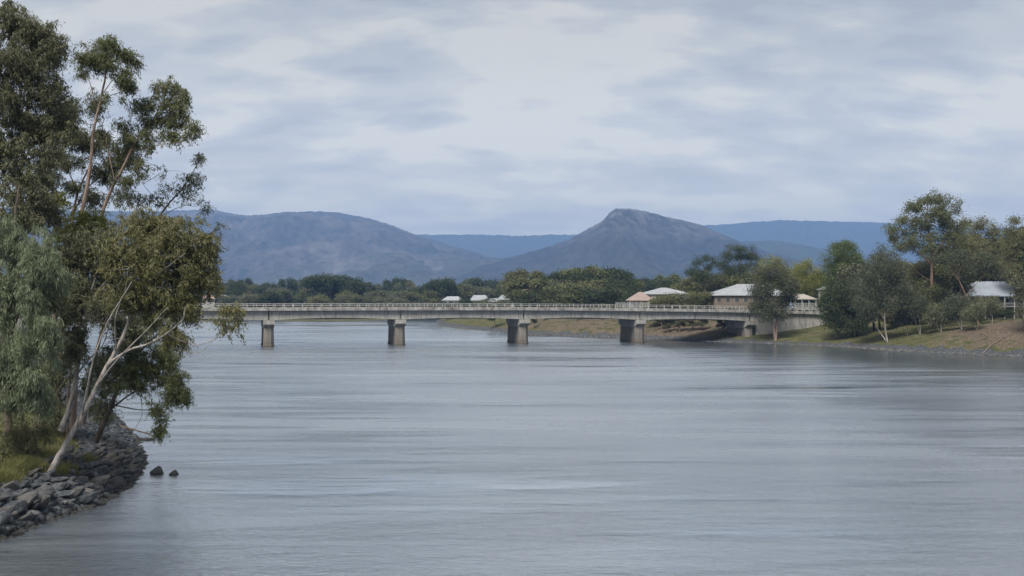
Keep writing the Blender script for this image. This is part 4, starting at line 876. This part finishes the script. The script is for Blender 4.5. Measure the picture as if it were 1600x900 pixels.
for kind in ('dome', 'gum', 'slim', 'bushy'):
    for lf in ('dark', 'green', 'bright', 'dusky', 'olive'):
        if (kind, lf) in (('slim', 'bright'), ('slim', 'olive'), ('gum', 'bright')): continue
        VAR[(kind, lf)] = (kind, lf, len(VAR))
_built = {}
def copy_tree(o):
    c = o.copy(); COL.objects.link(c)
    for ch in list(o.children):
        d = ch.copy(); COL.objects.link(d); d.parent = c
    return c
brg = random.Random(77)
BNAME = dict(dome='round_tree', gum='gum_tree', slim='slender_tree', bushy='bushy_tree')
def bg(kind, lf, px, pt, Y, label, group, wide=1.0):
    """a background tree whose top reaches photo row pt at distance Y"""
    v = (kind, lf) if (kind, lf) in VAR else (kind, 'dark')
    x = (px-CX)/F*Y
    if float(shore(np.array([x]), np.array([float(Y)]))[0][0]) < 1.5: Y = 640+Y*.04; x = (px-CX)/F*Y
    z = hz1(x, Y)-.1; h = CH+(HY-pt)/F*Y-z; h = max(h, .9)
    if v not in _built:
        limbs, bl, bark, per, gap = variant(v[0], 300+VAR[v][2])
        o = make_tree(BNAME[kind], label, 'tree', limbs, bl, bark, v[1], 300+VAR[v][2], .42, .24, int(per*1.9), .52, droop=.4, gap=gap, gs=1.4, seg=1.2, tip=.03, root=(0, 0, 0), local=True, sides=4)
        _built[v] = o
    else: o = copy_tree(_built[v])
    o['label'] = label
    if group: o['group'] = group
    elif 'group' in o: del o['group']
    s = h/9.6; o.location = (x, Y, z); ws = s*wide*brg.uniform(.9, 1.15); o.scale = (ws, ws, s); o.rotation_euler = (0, 0, brg.uniform(0, 6.28))
    return o
def row(px0, px1, n, Y0, Y1, p0, p1, kinds, label, group, wide=1.0):
    for i in range(n):
        px = px0+(px1-px0)*(i+.5+brg.uniform(-.35, .35))/n
        k, l = kinds[brg.randrange(len(kinds))]
        bg(k, l, px, brg.uniform(p0, p1), brg.uniform(Y0, Y1), label, group, wide)
GA = 'trees of the wooded far shore behind the left half of the bridge'; LA = 'green tree in the wooded band along the far shore, left half of the bridge'
row(-60, 690, 46, 622, 665, 453, 467, [('dome', 'olive'), ('dome', 'green'), ('bushy', 'dusky'), ('bushy', 'dark'), ('dome', 'dark'), ('bushy', 'dusky'), ('gum', 'dusky')], LA, GA, 1.25)
row(-60, 800, 48, 690, 770, 441, 456, [('dome', 'dark'), ('gum', 'dark'), ('bushy', 'dark'), ('slim', 'dark'), ('dome', 'green'), ('gum', 'green'), ('bushy', 'dusky')], LA, GA, 1.15)
row(290, 830, 56, 800, 900, 433, 450, [('dome', 'dark'), ('gum', 'dark'), ('slim', 'dark'), ('slim', 'dusky'), ('gum', 'dusky')], LA, GA, .8)
for k, l, px, pt, Y, lab, wd in (('gum', 'dark', 498, 429, 680, 'left half of the dark umbrella crowned pair rising above the far shore', 1.1), ('gum', 'dark', 518, 427, 690, 'right half of the dark umbrella crowned pair rising above the far shore', 1.3),
        ('dome', 'dark', 553, 434, 690, 'dark round tree standing high just right of the umbrella crowned pair', 1.1), ('gum', 'dark', 688, 434, 700, 'thin dark tree standing highest between umbrella pair and the dense grove', .8),
        ('dome', 'dark', 372, 439, 690, 'dark round tree standing high at the left end of the far band', 1.0), ('dome', 'dark', 572, 443, 700, 'small dark round tree beside the bigger one right of the umbrella pair', 1.0)):
    bg(k, l, px, pt, Y, lab, None, wd)
GD = 'trees of the dense grove behind the middle of the bridge'; LD = 'tree in the dense dark grove behind the middle of the bridge'
row(822, 992, 10, 425, 445, 443, 458, [('dome', 'dark'), ('bushy', 'dark'), ('dome', 'dusky'), ('bushy', 'green')], LD, GD, 1.35)
row(818, 985, 11, 450, 475, 434, 443, [('dome', 'dark'), ('bushy', 'dark'), ('dome', 'olive'), ('gum', 'green'), ('dome', 'dusky')], LD, GD, 1.3)
for k, px, pt in (('gum', 818, 425), ('gum', 853, 427), ('slim', 869, 428), ('gum', 888, 425), ('gum', 903, 422), ('gum', 917, 420), ('slim', 931, 422), ('gum', 950, 418), ('gum', 964, 418), ('dome', 980, 427), ('dome', 985, 438)):
    bg(k, 'dark' if brg.random() < .6 else 'green', px, pt, brg.uniform(470, 485), LD, GD, 1.0 if k != 'dome' else .9)
GE = 'trees behind the white roofs right of the grove'; LE = 'distant dark tree behind the white and pink roofed building'
row(990, 1130, 16, 560, 640, 430, 442, [('slim', 'dark'), ('gum', 'dark'), ('dome', 'dark'), ('slim', 'green')], LE, GE)
row(1040, 1100, 6, 430, 470, 436, 446, [('dome', 'olive'), ('dome', 'dark'), ('bushy', 'green')], LE, GE, 1.1)
GF = 'trees massed behind the large pale roof'; LF = 'dark tree in the mass behind the large pale roof'
row(1085, 1300, 13, 400, 430, 421, 436, [('dome', 'dark'), ('bushy', 'dark'), ('dome', 'green'), ('bushy', 'dusky')], LF, GF, 1.2)
GH = 'small trees before the white and pink roofs'; LH = 'small brown green tree between the bridge and the pink roofed building'
row(1022, 1112, 8, 338, 350, 453, 466, [('bushy', 'olive'), ('bushy', 'dusky'), ('bushy', 'green')], LH, GH, 1.3)
GM = 'bushes among the small white roofs'; LM = 'round bush among the small white roofs beyond the bridge'
row(560, 830, 16, 535, 575, 464, 471, [('bushy', 'dark'), ('dome', 'dark'), ('bushy', 'dusky')], LM, GM, 1.2)
GR = 'trees massed behind the right bank gums'; LR = 'bushy tree in the dark mass behind the gums of the right bank'
row(1350, 1500, 8, 300, 330, 400, 425, [('dome', 'dusky'), ('bushy', 'dark'), ('dome', 'olive'), ('bushy', 'dusky')], LR, GR, 1.1)
row(1340, 1700, 16, 345, 400, 398, 425, [('dome', 'dark'), ('bushy', 'dusky'), ('dome', 'dusky'), ('bushy', 'dark')], LR, GR, 1.2)
row(1352, 1545, 12, 276, 292, 445, 475, [('bushy', 'dusky'), ('dome', 'dusky'), ('bushy', 'olive'), ('gum', 'dusky')], LR, GR, 1.2)
row(1400, 1480, 6, 282, 296, 455, 475, [('bushy', 'dark'), ('bushy', 'dusky')], LR, GR, 1.2)
row(1500, 1640, 9, 325, 345, 365, 395, [('dome', 'olive'), ('gum', 'dusky'), ('bushy', 'dusky')], LR, GR, 1.0)
row(1630, 1900, 10, 190, 260, 340, 400, [('gum', 'green'), ('dome', 'dusky'), ('gum', 'dark')], LR, GR)
GU = 'small trees on the slope under the bridge'; LU = 'small dark tree on the river slope seen under the bridge'
row(715, 990, 22, 375, 410, 476, 496, [('gum', 'dark'), ('gum', 'dusky')], LU, GU, .7)
row(1025, 1155, 11, 328, 350, 480, 497, [('gum', 'dusky'), ('gum', 'dark')], LU, GU, .7)
GS = 'low scrub along the right bank'; LS = 'low scrubby bush near the water line of the right bank'
for i in range(34):
    j = 27+brg.randrange(8); a, b_ = SHA[j, :2], SHA[j+1, :2]; u = brg.random(); q = a+(b_-a)*u; nrm = np.array([(b_-a)[1], -(b_-a)[0]]); nrm = nrm/np.hypot(*nrm)
    q = q+nrm*brg.uniform(3.5, 14); h_ = brg.uniform(.8, 2.2); z = hz1(q[0], q[1])
    bg('bushy', brg.choice(('dusky', 'olive', 'dark')), CX+q[0]/q[1]*F, HY-(z+h_*1.6-CH)*F/q[1], q[1], LS, GS, 1.2)
for i, (px, Y, h_) in enumerate(((905, 372, 4.2), (945, 366, 5), (1043, 326, 4.6), (1062, 322, 5.2), (1082, 320, 4.4), (1098, 318, 5), (1128, 312, 4.2), (1145, 318, 5))):
    z = hz1((px-CX)/F*Y, Y); bg('gum', brg.choice(('dusky', 'green')), px, HY-(z+h_-CH)*F/Y, Y, 'slim pale trunked sapling on the slope under the right spans of the bridge', 'saplings under the right spans of the bridge', 1.0)
bg('bushy', 'dark', 1238, 476, 325, 'dark bush hiding the end of the bridge railing, beside the pavilion', None, .9)
bg('bushy', 'dark', 1293, 453, 360, 'dark bush in front of the small pale roof by the bright round tree', None, .8)
bg('bushy', 'dark', 1283, 480, 318, 'dark bush at the foot of the fig beside the bridge end', None, 1.1)
bg('bushy', 'dark', 1553, 479, 286, 'dark clipped hedge bush before the left verandah posts of the right house', None, 1.3)
bg('bushy', 'dark', 1572, 480, 286, 'dark clipped hedge bush before the middle verandah of the right house', None, 1.3)

# ------------------------------------------------------------------ houses
def rmat(name, c_, ribs=True):
    m = mat(name, c_, .5, .4); t = m.node_tree; P = obj_co(t)
    f = noise(P, .5, 5, .7, 0, t); c = ramp(f, [(.3, tuple(v*.72 for v in c_)), (.6, c_)], t)
    wv = t.nodes.new('ShaderNodeTexWave'); wv.inputs['Scale'].default_value = 1.6; t.links.new(P, wv.inputs[0])
    c = mix(mth('MULTIPLY', wv.outputs['Fac'], .18, tree=t), c, tuple(v*.5 for v in c_), t)
    t.links.new(c, bs(m).inputs['Base Color']); return m
RW = rmat('pale_metal_roof', (.37, .385, .40)); RP = rmat('pink_roof', (.36, .27, .235)); RB = rmat('blue_grey_roof', (.31, .345, .39)); RT = rmat('tan_roof', (.40, .36, .31))
def wmat(n, c_):
    m = mat(n, c_, .85); t = m.node_tree; t.links.new(ramp(noise(obj_co(t), 1.2, 5, .7, 0, t), [(.3, tuple(v*.7 for v in c_)), (.6, c_)], t), bs(m).inputs['Base Color']); return m
WC = wmat('cream_wall', (.45, .4, .33)); WT = wmat('tan_wall', (.2, .165, .13)); WD = wmat('shaded_verandah_wall', (.11, .1, .09)); WW = wmat('white_wall', (.45, .44, .41)); WG = wmat('green_wall', (.12, .17, .11))  # the dark verandah wall has the shade under its roof put into the colour
GL = mat('window_glass', (.03, .035, .04), .1, .6); TR = wmat('white_trim', (.38, .38, .36))
def house(name, label, px0, px1, pe, pr, Y, depth, roof, wall, win=3, post=0, hip=.9, cat='house', rz=0.0, over=.6, base_drop=.3, group=None):
    x0, x1 = (px0-CX)/F*Y, (px1-CX)/F*Y; w = (x1-x0)/2; cx = (x0+x1)/2; ze = CH+(HY-pe)/F*Y; zr = CH+(HY-pr)/F*Y
    yc = Y+depth/2; zb = hz1(cx, yc)-base_drop
    e = empty(name, (cx, yc, zb), label, cat, group, rz); he = ze-zb; hr = zr-zb; d = depth/2
    wi = w-over; di = d-over; inset = (2.2 if post else 0)
    b_ = MB(); b_.box((-wi, -di+inset, 0), (wi, di, he)); wl = b_.build('wall', wall, e)
    b_ = MB(); rl = max(w-d*hip, w*.12)
    b_.poly([(-w, -d, he), (w, -d, he), (w, d, he), (-w, d, he), (-rl, 0, hr), (rl, 0, hr)], [(0, 1, 5, 4), (1, 2, 5), (2, 3, 4, 5), (3, 0, 4)])
    b_.poly([(-w, -d, he-.22), (w, -d, he-.22), (w, d, he-.22), (-w, d, he-.22)], [(3, 2, 1, 0)])
    b_.poly([(-w, -d, he-.22), (w, -d, he-.22), (w, d, he-.22), (-w, d, he-.22), (-w, -d, he), (w, -d, he), (w, d, he), (-w, d, he)], [(0, 1, 5, 4), (1, 2, 6, 5), (2, 3, 7, 6), (3, 0, 4, 7)])
    b_.build('roof', roof, e)
    for i in range(win):
        xx = -wi+(i+.5)*2*wi/win; ww_ = min(1.0, wi/win*.45); z1 = he-.7; z0 = max(z1-1.5, .6)
        b_ = MB(); b_.box((xx-ww_, -di+inset-.06, z0), (xx+ww_, -di+inset-.003, z1)); f_ = b_.build('window', TR, e)
        b_ = MB(); b_.box((xx-ww_+.1, -di+inset-.09, z0+.1), (xx-.05, -di+inset-.061, z1-.1)); b_.box((xx+.05, -di+inset-.09, z0+.1), (xx+ww_-.1, -di+inset-.061, z1-.1)); b_.build('pane', GL, f_)
    if post:
        for i in range(post):
            xx = -w+.3+i*(2*w-.6)/(post-1); b_ = MB(); b_.box((xx-.12, -d+.2, 0), (xx+.12, -d+.44, he-.221)); b_.build('post', TR, e)
        b_ = MB(); b_.box((-wi, -d+.15, max(0, he-3.1)), (wi, -di+inset-.1, max(.15, he-2.95))); b_.build('verandah_floor', TR, e)
        b_ = MB(); b_.box((-wi, -d+.45, max(.1, he-2.05)), (wi, -d+.5, max(.2, he-1.95)))
        for xx in np.arange(-wi, wi, .35): b_.box((xx, -d+.455, max(.1, he-2.94)), (xx+.06, -d+.495, max(.2, he-2.051)))
        b_.build('balustrade', TR, e)
    return e
house('verandah_house', 'house with a blue grey metal roof and posted verandah on the right bank', 1508, 1618, 462, 439, 300, 13, RB, WD, 5, 8, cat='house')
house('large_house', 'large low house with a wide pale hipped roof and tan walls beyond the bridge end', 1114, 1246, 461, 443, 338, 22, RW, WT, 9, 0)
house('pavilion', 'open sided pavilion with a pale tan awning beside the bridge end', 1230, 1277, 467, 459, 326, 7, RT, WG, 3, 5, cat='pavilion')
house('long_building', 'long building with a low white roof behind the small trees', 1004, 1082, 459, 449, 372, 18, RW, WC, 5, 0, cat='building')
house('pink_house', 'house with a pink tiled roof at the left end of the white roofed building', 983, 1024, 469, 456, 352, 12, RP, WC, 3, 5)
house('low_building', 'low white roofed building just left of the large tan walled house', 1084, 1106, 464, 460, 350, 8, RW, WW, 2, 0, cat='building')
house('far_building', 'long white building high at the far left, above the trees of the far shore', 340, 358, 451, 446, 930, 14, RW, WW, 3, 0, cat='building')
SM = [(312, 334, 467, 461, 650, RP, 'pinkish roofed small house at the far left shore, left one'), (332, 356, 466, 460.5, 660, RT, 'tan roofed small house at the far left shore, right one'),
      (542, 566, 467.5, 462, 655, RT, 'small tan roofed house in the far trees left of the white dome roof'), (568, 595, 466.5, 460, 660, RW, 'small house with a pale peaked roof left of the middle of the far shore'),
      (652, 670, 471, 467, 662, RT, 'small tan roofed shed, first of the roofs left of the grove'), (670, 688, 471, 467, 664, RW, 'small pale roofed shed, second of the roofs left of the grove'),
      (692, 722, 469, 463, 590, RW, 'pale gabled house beyond the second pier, left of the sloping roof'), (734, 764, 469, 461, 575, RW, 'pale house with a large sloping roof between two round bushes'),
      (762, 782, 471, 466, 568, RW, 'narrow pale roofed house right of the large sloping roof'), (778, 802, 468, 461, 600, RW, 'pale roofed house farther back, second from the grove'),
      (794, 820, 467, 460, 615, RW, 'pale roofed house nearest the left side of the dense grove'), (1282, 1304, 452, 447, 372, RW, 'small pale roof showing between the yellow green tree and bright round tree')]
for k, (a, b_, pe, pr, Y, rm, lab) in enumerate(SM): house('small_house', lab, a, b_, pe, pr, Y, 7, rm, WC if k % 2 else WW, 3, 0, hip=.55, rz=(.3, -.35, .15, -.2, .4)[k % 5])
def fence(label, px0, px1, ptop, Y, h, m, step=.5):
    x0, x1 = (px0-CX)/F*Y, (px1-CX)/F*Y; zt = CH+(HY-ptop)/F*Y; b_ = MB()
    e = empty('picket_fence', ((x0+x1)/2, Y, zt-h), label, 'fence'); hw = (x1-x0)/2
    for xx in np.arange(-hw, hw, step): b_.box((xx, -.03, 0), (xx+.16, 0, h))
    b_.build('pickets', m, e)
    b_ = MB(); b_.box((-hw, .002, .3), (hw, .05, .42)); b_.box((-hw, .002, h-.4), (hw, .05, h-.28)); b_.build('rail', m, e)
    for i in range(5):
        xx = -hw+i*(2*hw-.14)/4; b_ = MB(); b_.box((xx, .052, -2.5), (xx+.14, .19, h+.1)); b_.build('post', m, e)
fence('white picket fence in front of the pink roofed house', 962, 1014, 472, 330, 1.6, TR)
fence('white picket fence along the front of the pavilion', 1231, 1278, 473, 322, 1.7, TR)
fence('white fence glimpsed behind the sheoak and the tallest gum', 1380, 1424, 483, 305, 1.3, TR)
# folded blue sunshade on the pavilion terrace
p = at(1236, 479, 323.5); e = empty('sunshade', tuple(p), 'folded pale blue sunshade beside the pavilion awning', 'sunshade')
b_ = MB(); b_.loft([[(r_*math.cos(k*math.pi/4), r_*math.sin(k*math.pi/4), z) for k in range(8)] for r_, z in ((.05, -3), (.05, 1.0))]); b_.build('pole', TR, e)
b_ = MB(); b_.loft([[(r_*(1 if k % 2 else .7)*math.cos(k*math.pi/5), r_*(1 if k % 2 else .7)*math.sin(k*math.pi/5), z) for k in range(10)] for r_, z in ((.85, -.5), (.7, 0), (.35, .9), (.06, 1.5))]); b_.build('canopy', mat('blue_cloth', (.25, .38, .62), .8), e)

# fallen branches on the bare earth
for i, (pts_, r_, lab) in enumerate((([(1535, 541, 228), (1550, 536, 232), (1575, 524, 238), (1580, 515, 246)], .13, 'long pale fallen trunk lying across the bare earth slope'),
                                      ([(1531, 528, 246), (1540, 533, 241), (1548, 538, 236)], .16, 'short pale fallen branch at the left of the bare earth'),
                                      ([(1556, 520, 245), (1567, 514, 250), (1580, 511, 254)], .12, 'thin pale branch lying high on the bare earth'))):
    C = []
    for px, py, Y in pts_:
        x = (px-CX)/F*Y; C.append((x, Y, hz1(x, Y)+r_*.8))
    C = np.array(C); lim = [(C, r_, r_*.4, None)]; rg = np.random.default_rng(i)
    tg = [C[j]+np.array((rg.normal()*1.2, rg.normal()*1.2, abs(rg.normal())*.5+.2)) for j in (1, 1, 2, 2, len(C)-1)]
    pos, par, r, nl = grow(lim, tg, rg, .6, .03)
    o = link('fallen_branch', tubes_mesh('fallen_branch', pos-C[0], par, r), BK['pink'], None, tuple(C[0])); tag(o, lab, 'branch')
# driftwood by the far end of the riprap
C = np.array([at(186, 672, 92.5), at(205, 676, 91.5), at(232, 681, 90), at(240, 683, 89)]); C[:, 2] = (.55, .4, .2, .1)
pos, par, r, nl = grow([(C, .1, .04, None)], [C[2]+np.array((.4, -.2, .5)), C[3]+np.array((.7, 0, .1))], np.random.default_rng(9), .4, .02)
tag(link('driftwood', tubes_mesh('driftwood', pos-C[0], par, r), BK['brown'], None, tuple(C[0])), 'brown driftwood branch reaching into the water past the dark drooping leaves', 'driftwood')
print('objects', len(bpy.data.objects))
